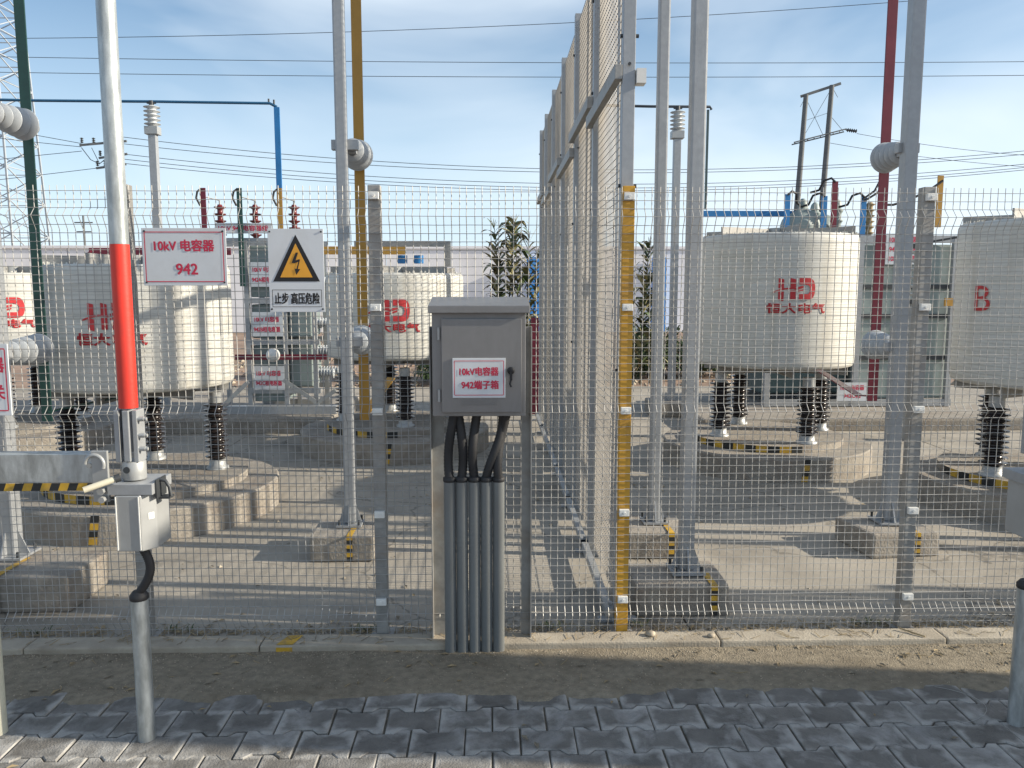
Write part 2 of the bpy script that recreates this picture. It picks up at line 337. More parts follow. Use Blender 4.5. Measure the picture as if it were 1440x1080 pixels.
# ================================================================== SETTING
# far ground: one sheet to the horizon
g = MB()
g.add([(-1500, -60, -0.03), (1500, -60, -0.03), (1500, 2600, -0.03), (-1500, 2600, -0.03)], [(0, 1, 2, 3)])
struct(g.build('ground', 'field'))
g = MB()
g.box(-14, 14, 3.425, 12.75, -0.2, 0.005)
yard = struct(g.build('yard_slab', 'sand'))
ys = [3.425, 6.2, 9.4, 12.75]; xs = [-14 + 3.5 * i for i in range(9)]
for ya, yb2 in zip(ys, ys[1:]):
    for xa, xb in zip(xs, xs[1:]):
        g = MB(); off_ = 0.9
        g.box(xa + 0.005 + off_, xb - 0.005 + off_, ya + 0.005, yb2 - 0.005, -0.1, 0.02 + random.uniform(-0.0015, 0.0015)); g.build('slab', 'conc', yard)
g = MB()
def kerb_run(x0, x1): g.box(x0, x1, 3.305, 3.42, -0.15, 0.034)
xk = -7.0
while xk < 7.0:
    kerb_run(xk, xk + 0.996); xk += 1.0
struct(g.build('kerb', 'kerb', bevel=0.008))
k = bpy.data.objects['kerb']
pp = MB(); pp.add([(-0.93, 3.312, 0.0365), (-0.86, 3.312, 0.0365), (-0.835, 3.405, 0.0365), (-0.90, 3.405, 0.0365)], [(0, 1, 2, 3)])
pp.add([(-0.93, 3.3035, 0.008), (-0.86, 3.3035, 0.008), (-0.86, 3.3035, 0.027), (-0.93, 3.3035, 0.027)], [(0, 1, 2, 3)])
pp.build('paint_mark', 'haz_y', k)

# soil strip between pavers and kerb, washing over the last paver row
def hsh(x, y):
    return (sin(x * 12.9898 + y * 78.233) * 43758.5453) % 1.0
def vnoise(x, y):
    xi, yi = math.floor(x), math.floor(y); fx, fy = x - xi, y - yi
    fx = fx * fx * (3 - 2 * fx); fy = fy * fy * (3 - 2 * fy)
    return (hsh(xi, yi) * (1 - fx) + hsh(xi + 1, yi) * fx) * (1 - fy) + (hsh(xi, yi + 1) * (1 - fx) + hsh(xi + 1, yi + 1) * fx) * fy
def soil_z(x, y):
    edge = 2.925 + 0.09 * (vnoise(x * 5.2, 1.7) - 0.5) + 0.06 * (vnoise(x * 15, 6.1) - 0.5)
    t = max(0.0, min(1.0, (y - edge + 0.03) / 0.06))
    return -0.011 + 0.018 * t * t * (3 - 2 * t) + 0.006 * (vnoise(x * 9, y * 9) - 0.5) + 0.004 * (vnoise(x * 34, y * 34) - 0.5)
nx, ny = 300, 32
g = MB(); vs = []
for j in range(ny + 1):
    y = 2.86 + (3.315 - 2.86) * j / ny
    for i in range(nx + 1):
        x = -4.6 + 9.2 * i / nx; vs.append((x, y, soil_z(x, y)))
g.add(vs, [(j * (nx + 1) + i, j * (nx + 1) + i + 1, (j + 1) * (nx + 1) + i + 1, (j + 1) * (nx + 1) + i) for j in range(ny) for i in range(nx)], 0, True)
struct(g.build('soil_strip', 'soil'))
g = MB()
def pebble(mb, x, y, z, r, mi=0):
    vs = []
    for d in ((1, 0, 0), (-1, 0, 0), (0, 1, 0), (0, -1, 0), (0, 0, 1), (0, 0, -1)):
        q = r * random.uniform(0.6, 1.25); vs.append((x + d[0] * q, y + d[1] * q, z + d[2] * q * 0.8))
    mb.add(vs, [(0, 2, 4), (2, 1, 4), (1, 3, 4), (3, 0, 4), (2, 0, 5), (1, 2, 5), (3, 1, 5), (0, 3, 5)], mi)
for _ in range(5200):
    x = random.uniform(-3.6, 3.6); y = random.uniform(2.95, 3.30)
    if random.random() < 0.5: y = 3.30 - abs(random.gauss(0, 0.05))
    pebble(g, x, y, soil_z(x, y) + 0.001, random.choice((0.0016, 0.002, 0.0025, 0.003, 0.004)))
o = g.build('gravel', 'stone', kind='stuff'); tag(o, 'fine pale gravel scattered over the soil strip along the kerb', 'gravel')

# pavement of I-shaped pavers
g = MB(); g.box(-5, 5, 0.2, 2.99, -0.2, -0.0085)
pave = struct(g.build('pavement', 'sand'))
PX, PY = 0.193, 0.1455
def paver_mesh():
    L = PX / 2 - 0.003; W = PY / 2 + 0.013; w = PY / 2 - 0.013; g_ = 0.0022
    e0, e1 = 0.0605, 0.036     # widened ends run from e0 to L, waist inside e1
    pts = [(-L, -W), (-e0, -W), (-e1, -w), (e1, -w), (e0, -W), (L, -W), (L, W), (e0, W), (e1, w), (-e1, w), (-e0, W), (-L, W)]
    pts = [(x, y - g_ * (1 if y > 0 else -1)) for x, y in pts]
    me = bpy.data.meshes.new('paver'); bm = bmesh.new()
    f = bm.faces.new([bm.verts.new((x, y, 0)) for x, y in pts])
    r = bmesh.ops.extrude_face_region(bm, geom=[f]); bmesh.ops.translate(bm, vec=(0, 0, -0.03), verts=[v for v in r['geom'] if isinstance(v, bmesh.types.BMVert)])
    bmesh.ops.recalc_face_normals(bm, faces=bm.faces)
    top = [e for e in bm.edges if all(abs(v.co.z) < 1e-6 for v in e.verts)]
    bmesh.ops.bevel(bm, geom=top, offset=0.0035, segments=1, affect='EDGES')
    bm.to_mesh(me); bm.free(); me.materials.append(M['paver']); return me
pm = paver_mesh()
for r in range(9):
    yc = 2.90 - r * PY
    half = 2.9 if r > 5 else 2.45
    nmax = int(half / PX)
    for i in range(-nmax, nmax + 1):
        o = bpy.data.objects.new('paver', pm); C.objects.link(o); o.parent = pave
        o.location = ((i + (0.5 if r % 2 else 0)) * PX + random.uniform(-0.002, 0.002), yc + random.uniform(-0.002, 0.002), random.uniform(-0.003, 0.003))
        o.rotation_euler = (random.uniform(-0.012, 0.012), random.uniform(-0.012, 0.012), random.uniform(-0.01, 0.01))
        if i % 3 == 0 and random.random() < 0.5: o.rotation_euler[2] += pi

# raised platforms the capacitor banks stand on
for nm, x0, x1, y0, y1, z in (('platform', -6.5, -1.74, 8.56, 10.8, 0.185), ('platform', 2.3, 9.0, 8.55, 11.0, 0.16)):
    g = MB(); g.box(x0, x1, y0, y1, 0.0, z); struct(g.build(nm, 'block', bevel=0.03))

# ================================================================== FRONT FENCE
FY = 3.45
posts_x = [-3.75, -2.64, -1.535, -0.49, 0.582, 1.87, 3.05, 4.2, 5.35, 6.5, 7.65]  # last bays, right of the view, are added for the fence's shadow band
fence = thing('mesh_fence', (0, FY, 0.02), 'galvanised wire mesh fence with folded bends running across the whole view', 'fence')
def z_profile():
    pts = []
    for top, mid, bot in ((1.895, 1.86, 1.805), (1.06, 1.028, 0.985), (0.155, 0.122, 0.07)):
        pts += [(0.0, top), (-0.032, mid), (0.0, bot)]
    return [(0.0, 1.985)] + pts + [(0.0, 0.03)]
prof = z_profile()
def y_at(z):
    for (ya, za), (yb, zb) in zip(prof, prof[1:]):
        if zb <= z <= za: return ya + (yb - ya) * (za - z) / (za - zb)
    return 0.0
R_W = 0.0017
def sq_wire(mb, pts, r, mi=0):
    # square wire along pts, cheap
    n = 4; vs = []
    for p in pts:
        p = Vector(p)
        vs += [p + Vector((-r, 0, 0)), p + Vector((0, -r, 0)), p + Vector((r, 0, 0)), p + Vector((0, r, 0))]
    mb.add(vs, [(k * 4 + i, k * 4 + (i + 1) % 4, (k + 1) * 4 + (i + 1) % 4, (k + 1) * 4 + i) for k in range(len(pts) - 1) for i in range(4)], mi, False)
zs = [0.03 + 0.0345 * i for i in range(57)]
for a, b in zip(posts_x, posts_x[1:]):
    g = MB(); n = max(3, round((b - a) / 0.0328)); wob = random.uniform(0, 6)
    for i in range(1, n):
        x = a + (b - a) * i / n
        yy = FY - 0.030 + 0.004 * sin(wob + x * 5)
        dx = random.gauss(0, 0.0022); ph = random.uniform(0, 6); dent = 0.010 * math.exp(-((x - (a + (b - a) * 0.37)) / 0.13) ** 2)
        zz_ = []
        for (ya, za), (yb2, zb2) in zip(prof, prof[1:]):
            m_ = max(1, round((za - zb2) / 0.3))
            zz_ += [(ya + (yb2 - ya) * q / m_, za + (zb2 - za) * q / m_) for q in range(m_)]
        zz_.append(prof[-1])
        sq_wire(g, [(x + dx * sin(z * 2.6 + ph), yy + y + dent * sin(z * 2 + wob), z) for y, z in zz_], R_W)
    for z in zs:
        y = FY - 0.0335 + y_at(z)
        segs = 8; pts = []
        for q in range(segs + 1):
            x = a + (b - a) * q / segs
            pts.append((x, y + 0.004 * sin(wob + x * 5), z + random.uniform(-0.001, 0.001)))
        vs = []
        for p in pts:
            vs += [(p[0], p[1] - 0.0013, p[2]), (p[0], p[1], p[2] - 0.0013), (p[0], p[1] + 0.0013, p[2]), (p[0], p[1], p[2] + 0.0013)]
        g.add(vs, [(k_ * 4 + i, k_ * 4 + (i + 1) % 4, (k_ + 1) * 4 + (i + 1) % 4, (k_ + 1) * 4 + i) for k_ in range(segs) for i in range(4)])
    g.build('wire_panel', 'wire', fence, kind='stuff')
for i, x in enumerate(posts_x):
    yel = abs(x - 0.582) < 0.01
    g = MB(); g.box(x - 0.026, x + 0.026, FY - 0.026, FY + 0.026, 0.02, 1.99)
    pst = g.build('fence_post', 'paint_y' if yel else 'zinc_dull', fence, bevel=0.003, label='yellow painted fence post' if yel else None)
    g = MB(); g.box(x - 0.05, x + 0.05, FY - 0.024, FY + 0.05, 0.021, 0.028); g.build('base_plate', 'zinc_dull', pst)
    for z in (1.945, 1.48, 1.034, 0.58, 0.183):
        g = MB(); g.box(x - 0.022, x + 0.022, FY - 0.046, FY - 0.0265, z - 0.015, z + 0.015)
        g.cyl((x, FY - 0.0455, z), (x, FY - 0.051, z), 0.006, n=8)
        g.build('clip', 'white', pst, bevel=0.003)

# ================================================================== TALL PARTITION FENCE running back
part = thing('tall_partition_fence', (0.585, 3.6, 0.02), 'tall galvanised mesh partition with square posts running back behind the yellow post', 'fence')
PXX = 0.585
pys = [3.51, 4.5, 5.5, 6.5, 7.5, 8.5, 9.35]
ptop = [4.2, 4.2, 3.36, 3.36, 3.36, 3.36, 3.36]
for i, (y, zt) in enumerate(zip(pys, ptop)):
    g = MB()
    g.box(PXX - 0.027, PXX + 0.027, y - 0.027 if i else y - 0.02, y + 0.027, 0.02 if i else 0.02, zt)
    po = g.build('partition_post', 'galv', part, bevel=0.003)
    g = MB(); g.box(PXX - 0.09, PXX + 0.09, y + 0.03, y + 0.09, 0.021, 0.03); g.box(PXX - 0.05, PXX - 0.03, y + 0.03, y + 0.045, 0.03, 0.12); g.build('foot_plate', 'galv', po)
    g = MB()
    for z in (1.2, 2.0, 2.62, 3.1): g.cyl((PXX + 0.027, y, z), (PXX + 0.042, y, z), 0.008, n=6); g.cyl((PXX - 0.027, y, z), (PXX - 0.036, y, z), 0.008, n=6)
    g.cyl((PXX, y - 0.027, 2.5), (PXX, y - 0.033, 2.5), 0.007, n=6)
    g.build('bolt', 'dark', po)
g = MB(); g.box(PXX + 0.03, PXX + 0.07, 3.47, 3.53, 2.42, 2.48); g.build('lug', 'white', part)
for i in range(6):
    y0, y1 = pys[i] + 0.03, pys[i + 1] - 0.03
    zt = min(ptop[i], ptop[i + 1]) - 0.04
    g = MB(); n = round((y1 - y0) / 0.034)
    for q in range(n + 1):
        y = y0 + (y1 - y0) * q / n
        sq_wire(g, [(PXX + 0.004, y, 0.1), (PXX + 0.004 + 0.004 * sin(y * 7), y, 1.7), (PXX + 0.004, y, zt)], 0.0023)
    nzv = round((zt - 0.1) / 0.0345)
    for q in range(nzv + 1):
        z = 0.1 + (zt - 0.1) * q / nzv
        g.bar((PXX + 0.001, y0, z), (PXX + 0.001, y1, z), 0.0024, 0.0024)
    g.build('wire_panel', 'wire_old', part, kind='stuff')
    # mid rail, bays step alternately
    zz = 2.47 + (0.10 if i % 2 else 0.0)
    g = MB(); g.box(PXX - 0.06, PXX - 0.028, pys[i] - 0.02, pys[i + 1] + 0.04, zz - 0.03, zz + 0.03); g.build('mid_rail', 'zinc_dull', part, bevel=0.002)
    g = MB(); g.box(PXX - 0.066, PXX - 0.03, y0 - 0.05, y1 + 0.05, 0.07, 0.105)
    g.build('bottom_rail', 'alu', part)

# ================================================================== TERMINAL BOX on its stand
tb = thing('terminal_box', (-0.05, 3.3, 0), 'grey steel terminal box with rain roof standing on five conduit pipes', 'cabinet')
g = MB()
x0, x1, yf, yb, z0, z1 = -0.238, 0.138, 3.205, 3.395, 1.045, 1.468
g.box(x0, x1, yf, yb, z0, z1); body = g.build('housing', 'steel', tb, bevel=0.003)
g = MB(); g.add([(x0 - 0.012, 3.175, 1.462), (x1 + 0.016, 3.175, 1.462), (x1 + 0.016, 3.41, 1.462), (x0 - 0.012, 3.41, 1.462),
                 (x0 - 0.012, 3.175, 1.492), (x1 + 0.016, 3.175, 1.492), (x1 + 0.016, 3.41, 1.525), (x0 - 0.012, 3.41, 1.525)],
                [(0, 3, 2, 1), (4, 5, 6, 7), (0, 1, 5, 4), (1, 2, 6, 5), (2, 3, 7, 6), (3, 0, 4, 7)])
rf = g.build('rain_roof', 'steel', tb, bevel=0.003)
g = MB(); g.box(-0.20, 0.122, yf - 0.016, yf - 0.002, 1.062, 1.440); door = g.build('door', 'steel', tb, bevel=0.003)
for z in (1.13, 1.38):
    g = MB(); g.cyl((-0.211, yf - 0.008, z - 0.025), (-0.211, yf - 0.008, z + 0.025), 0.006, n=8); g.build('hinge', 'alu', door)
g = MB(); g.lathe([(0.015, 0), (0.015, 0.008), (0.012, 0.012), (0.004, 0.012)], (0.078, yf - 0.016, 1.232), (0, -1, 0), 16)
g.box(0.073, 0.083, yf - 0.034, yf - 0.024, 1.195, 1.236); g.tube([(0.078, yf - 0.03, 1.197), (0.074, yf - 0.034, 1.18), (0.079, yf - 0.036, 1.168)], 0.004, 6)
g.build('lock', 'black_ink', door)
g = MB()
for q in range(7):
    g.box(-0.12 + q * 0.0001, 0.02, yf - 0.0175, yf - 0.0165, 1.092 + q * 0.0035, 1.094 + q * 0.0035)
g.build('vent_slot', 'steel', door)
def sign_board(name, loc_x, y, loc_z, w, h, label, cat, lines, border='red_ink', group=None, boltz=True, t=0.004, parent=None):
    """flat board facing -Y; lines: (text, dz, width, height)"""
    g = MB(); g.box(loc_x - w / 2, loc_x + w / 2, y, y + t, loc_z - h / 2, loc_z + h / 2)
    b = g.build(name, 'board', parent, bevel=0.001, origin=(loc_x, y, loc_z))
    if label: tag(b, label, cat, group)
    if border:
        g = MB(); bw = w / 2 * 0.93; bh = h / 2 * 0.86; lw = min(w, h) * 0.008; yy = y - 0.0012
        for (xa, xb, za, zb) in ((-bw, bw, bh - lw, bh + lw), (-bw, bw, -bh - lw, -bh + lw), (-bw - lw, -bw + lw, -bh + lw, bh - lw), (bw - lw, bw + lw, -bh + lw, bh - lw)):
            g.add([(loc_x + xa, yy, loc_z + za), (loc_x + xb, yy, loc_z + za), (loc_x + xb, yy, loc_z + zb), (loc_x + xa, yy, loc_z + zb)], [(0, 1, 2, 3)])
        g.build('border_line', border, b)
    for body_, dx, dz, tw, th in lines:
        g = MB(); text_on(g, body_, loc_x + dx, y - 0.0013, loc_z + dz, tw, th); g.build('lettering', 'red_ink', b)
    if boltz:
        for sx in (-1, 1):
            for sz in (-1, 1):
                g = MB(); g.cyl((loc_x + sx * w * 0.465, y, loc_z + sz * h * 0.445), (loc_x + sx * w * 0.465, y - 0.003, loc_z + sz * h * 0.445), 0.0042, n=8)
                g.build('rivet', 'dark', b)
    return b
sb = sign_board('nameplate', -0.05, yf - 0.0205, 1.203, 0.212, 0.160, None, None,
                [('10kV电容器', 0, 0.027, 0.155, 0.034), ('942端子箱', 0.004, -0.027, 0.148, 0.034)], boltz=False, parent=door)
for i, (x0_, x1_) in enumerate(((-0.262, -0.205), (0.128, 0.172))):
    g = MB(); g.box(x0_, x1_, 3.400, 3.405, 0.0, 1.40); g.box(x0_ if i == 0 else x1_ - 0.005, x0_ + 0.005 if i == 0 else x1_, 3.36, 3.3995, 0.0, 1.40)
    g.build('stand_leg', 'zinc_dull', tb)
pxs = [-0.178, -0.127, -0.074, -0.023, 0.028]
tops = [-0.155, -0.140, -0.06, 0.045, 0.062]
for i, (px_, tx) in enumerate(zip(pxs, tops)):
    g = MB(); g.cyl((px_, 3.30, -0.02), (px_, 3.30, 0.755), 0.0253, n=20); pi_ = g.build('conduit_pipe', 'pipe', tb)
    g = MB(); g.lathe([(0.0255, 0), (0.0275, 0.004), (0.0275, 0.018), (0.02, 0.022)], (px_, 3.30, 0.752), n=16); g.build('bushing_ring', 'rubber', pi_)
    pts = []
    for q in range(41):
        t = q / 40; s_ = t * t * (3 - 2 * t)
        pts.append((px_ + (tx - px_) * s_ + 0.012 * sin(t * pi) * (1 if i % 2 else -1), 3.30 + 0.01 * sin(t * 6 + i), 0.765 + 0.285 * t))
    g = MB(); g.tube(pts, 0.0185, 10, ripple=0.0018); g.build('flexible_conduit', 'rubber', tb)

# ================================================================== SIGNS ON THE FENCE
sign_board('fence_sign', -1.271, 3.385, 1.690, 0.345, 0.236, 'white sign with red text 10kV and 942 hung on the fence', 'sign',
           [('10kV 电容器', 0, 0.047, 0.245, 0.047), ('942', 0.008, -0.05, 0.088, 0.044)])
wsx, wsy, wsz = -0.812, 3.385, 1.634
g = MB(); g.box(wsx - 0.115, wsx + 0.115, wsy, wsy + 0.004, wsz - 0.172, wsz + 0.172)
ws = g.build('warning_sign', 'board', bevel=0.001, origin=(wsx, wsy, wsz)); tag(ws, 'white warning sign with amber high voltage triangle hung on the fence', 'sign')
g = MB(); tz0, tz1 = wsz - 0.045, wsz + 0.148
g.add([(wsx - 0.097, wsy - 0.0012, tz0), (wsx + 0.097, wsy - 0.0012, tz0), (wsx, wsy - 0.0012, tz1)], [(0, 1, 2)]); g.build('triangle_border', 'black_ink', ws)
g = MB(); g.add([(wsx - 0.067, wsy - 0.0024, tz0 + 0.017), (wsx + 0.067, wsy - 0.0024, tz0 + 0.017), (wsx, wsy - 0.0024, tz1 - 0.036)], [(0, 1, 2)]); g.build('triangle_panel', 'amber', ws)
g = MB(); by = wsy - 0.0036
def flat(mb, pts, y): mb.add([(wsx + a, y, wsz + b) for a, b in pts], [tuple(range(len(pts)))])
flat(g, [(0.000, 0.074), (0.010, 0.074), (-0.001, 0.042), (-0.018, 0.032)], by)
flat(g, [(-0.018, 0.032), (-0.001, 0.042), (0.013, 0.047), (0.010, 0.036), (-0.006, 0.030)], by - 0.0001)
flat(g, [(0.010, 0.036), (0.013, 0.047), (0.017, 0.045), (0.006, 0.004), (0.001, 0.006)], by - 0.0002)
flat(g, [(-0.006, 0.008), (0.017, 0.006), (0.000, -0.018)], by - 0.0003)
g.build('lightning_bolt', 'black_ink', ws)
g = MB(); text_on(g, '止步 高压危险', wsx, wsy - 0.0013, wsz - 0.115, 0.186, 0.046, bold=0.06); g.build('lettering', 'black_ink', ws)
g = MB()
for xa, xb, za, zb in ((-0.103, 0.103, -0.081, -0.079), (-0.103, 0.103, -0.151, -0.149), (-0.103, -0.101, -0.149, -0.081), (0.101, 0.103, -0.149, -0.081)):
    flat(g, [(xa, za), (xb, za), (xb, zb), (xa, zb)], wsy - 0.0013)
g.build('border_line', 'black_ink', ws)
for sx in (-1, 1):
    for sz in (-1, 1):
        g = MB(); g.cyl((wsx + sx * 0.106, wsy, wsz + sz * 0.160), (wsx + sx * 0.106, wsy - 0.003, wsz + sz * 0.160), 0.004, n=8); g.build('rivet', 'dark', ws)
for nm, bx, bz, hw in (('bracket', -1.271, 1.69, 0.14), ('bracket', wsx, wsz, 0.1)): pass

# ================================================================== DISCONNECTOR OPERATING GEAR (left, and one cut by the right edge)
def tape(mb, p0, p1, h, n, slant):
    """hazard tape strip facing -Y, alternating slanted pieces"""
    (xa, y, z), (xb, _, zb) = p0, p1; L = xb - xa
    for i in range(n):
        a = xa + L * i / n; b = xa + L * (i + 1) / n
        mb.add([(a, y, z - h / 2), (b, y, z - h / 2), (b + slant, y, z + h / 2), (a + slant, y, z + h / 2)], [(0, 1, 2, 3)], i % 2)
def operating_gear(X, Y, label, top, bx0, bx1, side):
    t = thing('operating_gear', (X, Y, 0), label, 'switch gear', 'disconnector operating gears')
    g = MB(); g.cyl((X, Y, 1.70), (X, Y, top), 0.0295, n=28); g.build('drive_tube', 'galv_tube', t)
    g = MB(); g.cyl((X, Y, 1.165), (X, Y, 1.6995), 0.0300, n=28); g.build('red_sleeve', 'red', t)
    g = MB()
    for s in (-1, 1): g.box(X + s * 0.030 - 0.008, X + s * 0.030 + 0.008, Y - 0.03, Y + 0.03, 0.985, 1.16)
    g.cyl((X, Y, 1.02), (X, Y, 1.17), 0.021, n=16); g.box(X - 0.005, X + 0.016, Y - 0.042, Y - 0.032, 0.99, 1.16)
    cl = g.build('clevis', 'galv', t, bevel=0.003)
    for q, z in enumerate((1.03, 1.075, 1.13)):
        g = MB(); g.cyl((X + 0.03, Y - 0.02, z), (X + 0.058, Y - 0.02, z), 0.009, n=6); g.cyl((X + 0.058, Y - 0.02, z), (X + 0.066, Y - 0.02, z), 0.006, n=8); g.build('bolt', 'alu', cl)
    g = MB(); g.lathe([(0.036, 0.0), (0.038, 0.004), (0.038, 0.058), (0.034, 0.062)], (X + 0.008, Y, 0.925), n=28); hub = g.build('shaft_hub', 'alu', t)
    g = MB(); g.cyl((X + 0.0, Y - 0.034, 0.962), (X + 0.0, Y - 0.041, 0.962), 0.011, n=14); g.build('plug', 'dark', hub)
    g = MB(); g.box(bx0 - 0.012, bx1 + 0.006, Y - 0.07, Y + 0.09, 0.885, 0.921); g.build('mounting_plate', 'galv', t, bevel=0.002)
    # gearbox: extruded housing with chamfered front corners
    g = MB(); w = bx1 - bx0; ch = 0.035
    sec = [(bx0, Y + 0.075), (bx0, Y - 0.045), (bx0 + 0.012, Y - 0.072), (bx1 - ch, Y - 0.072), (bx1, Y - 0.03), (bx1, Y + 0.075)]
    n = len(sec); vs = [(x, y, 0.695) for x, y in sec] + [(x, y, 0.884) for x, y in sec]
    g.add(vs, [tuple(range(n)), tuple(range(2 * n - 1, n - 1, -1))] + [(i, n + i, n + (i + 1) % n, (i + 1) % n) for i in range(n)])
    gb = g.build('gearbox', 'alu', t, bevel=0.004)
    for xx in (bx0 + 0.014, bx1 - ch - 0.004):
        g = MB(); g.box(xx - 0.0015, xx + 0.0015, Y - 0.0755, Y - 0.0725, 0.70, 0.88); g.build('rib', 'white', gb)
    d = Vector((ch, 0.042, 0)).normalized(); nrm = Vector((d.y, -d.x, 0)); c0 = Vector((bx1 - ch * 0.35, Y - 0.072 + 0.042 * 0.65, 0.81)) + nrm * 0.0015
    g = MB(); g.add([c0 + d * a + Vector((0, 0, b)) for a, b in ((-0.010, -0.011), (0.010, -0.011), (0.010, 0.011), (-0.010, 0.011))], [(0, 1, 2, 3)]); g.build('sticker', 'white', gb)
    # lug on the right side, lever on the left
    g = MB(); g.box(bx1 + 0.007, bx1 + 0.012, Y - 0.05, Y + 0.03, 0.868, 0.93); g.tube([(bx1 + 0.012, Y - 0.02, 0.925), (bx1 + 0.03, Y - 0.02, 0.922), (bx1 + 0.042, Y - 0.02, 0.90), (bx1 + 0.046, Y - 0.02, 0.87)], 0.006, 8)
    g.box(bx1 + 0.012, bx1 + 0.046, Y - 0.03, Y + 0.01, 0.862, 0.869)
    g.build('padlock_hasp', 'dark', t)
    g = MB(); g.cyl((bx0 + 0.02, Y - 0.08, 0.942), (bx0 - 0.058, Y - 0.13, 0.918), 0.0105, n=14); lv = g.build('hand_lever', 'cream_post', t)
    g = MB(); g.cyl((bx0 + 0.033, Y - 0.0715, 0.946), (bx0 + 0.019, Y - 0.0805, 0.9417), 0.0135, n=14); g.build('lever_collar', 'dark', lv)
    # flexible conduit down to the rising pipe
    pts = []
    for q in range(49):
        a = q / 48; z = 0.70 - 0.175 * a
        pts.append((X + 0.003 + 0.036 * sin(pi * min(1, a * 1.02)) * side + 0.012 * (1 - a), Y - 0.005, z))
    g = MB(); g.tube(pts, 0.014, 10, ripple=0.0016); g.build('flexible_conduit', 'rubber', t)
    g = MB(); g.lathe([(0.024, 0.0), (0.031, 0.008), (0.031, 0.022), (0.02, 0.036)], (X, Y, 0.498), n=18); g.build('conduit_boot', 'rubber', t)
    g = MB(); g.cyl((X, Y, -0.03), (X, Y, 0.505), 0.0285, n=24); g.build('riser_pipe', 'galv_tube', t)
    return t
operating_gear(-1.205, 2.657, 'tall drive tube with red sleeve and grey gearbox standing on the left paving', 4.6, -1.245, -1.118, 1)
operating_gear(1.892, 2.68, 'grey gearbox and pipe cut off by the right edge of the view', 4.6, 1.848, 1.985, 1)
# support post with beam, left edge
sp = thing('support_post', (-1.745, 2.705, 0), 'cream support post and steel beam with hazard tape at the left edge', 'post')
g = MB(); g.cyl((-1.745, 2.705, -0.03), (-1.745, 2.705, 0.66), 0.03, n=24); g.build('post_foot', 'cream_post', sp)
g = MB(); g.cyl((-1.745, 2.705, 0.6605), (-1.745, 2.705, 2.3), 0.028, n=24); g.build('post_tube', 'galv_tube', sp)
g = MB(); g.box(-1.80, -1.292, 2.64, 2.648, 0.915, 1.012); g.box(-1.80, -1.292, 2.648, 2.70, 0.915, 0.921); g.box(-1.80, -1.292, 2.648, 2.70, 1.006, 1.012)
bm_ = g.build('beam', 'galv_tube', sp, bevel=0.002)
g = MB(); tape(g, (-1.80, 2.6375, 0.902), (-1.295, 2.6375, 0.902), 0.026, 17, 0.010)
g.build('hazard_tape', ['haz_y', 'haz_k'], sp)
g = MB(); g.box(-1.31, -1.258, 2.60, 2.612, 0.86, 1.03); g.tube([(-1.30 + 0.03 * cos(a), 2.60, 0.985 + 0.032 * sin(a)) for a in [pi * q / 10 - 0.4 for q in range(12)]], 0.007, 8)
g.cyl((-1.275, 2.60, 0.90), (-1.275, 2.575, 0.90), 0.012, n=6); g.cyl((-1.273, 2.60, 0.872), (-1.273, 2.575, 0.872), 0.011, n=6); g.cyl((-1.333, 2.64, 0.975), (-1.333, 2.628, 0.975), 0.009, n=6)
g.build('clamp', 'alu', sp, bevel=0.0015)
lp = sign_board('nameplate', -1.705, 2.628, 1.262, 0.27, 0.235, None, None, [('电容器', 0.055, 0.05, 0.13, 0.05), ('开关', 0.075, -0.04, 0.085, 0.046)], border='red_ink', boltz=False, parent=sp)
g = MB(); g.box(-1.70, -1.668, 2.634, 2.66, 1.012, 1.145); g.build('sign_bracket', 'galv', sp)

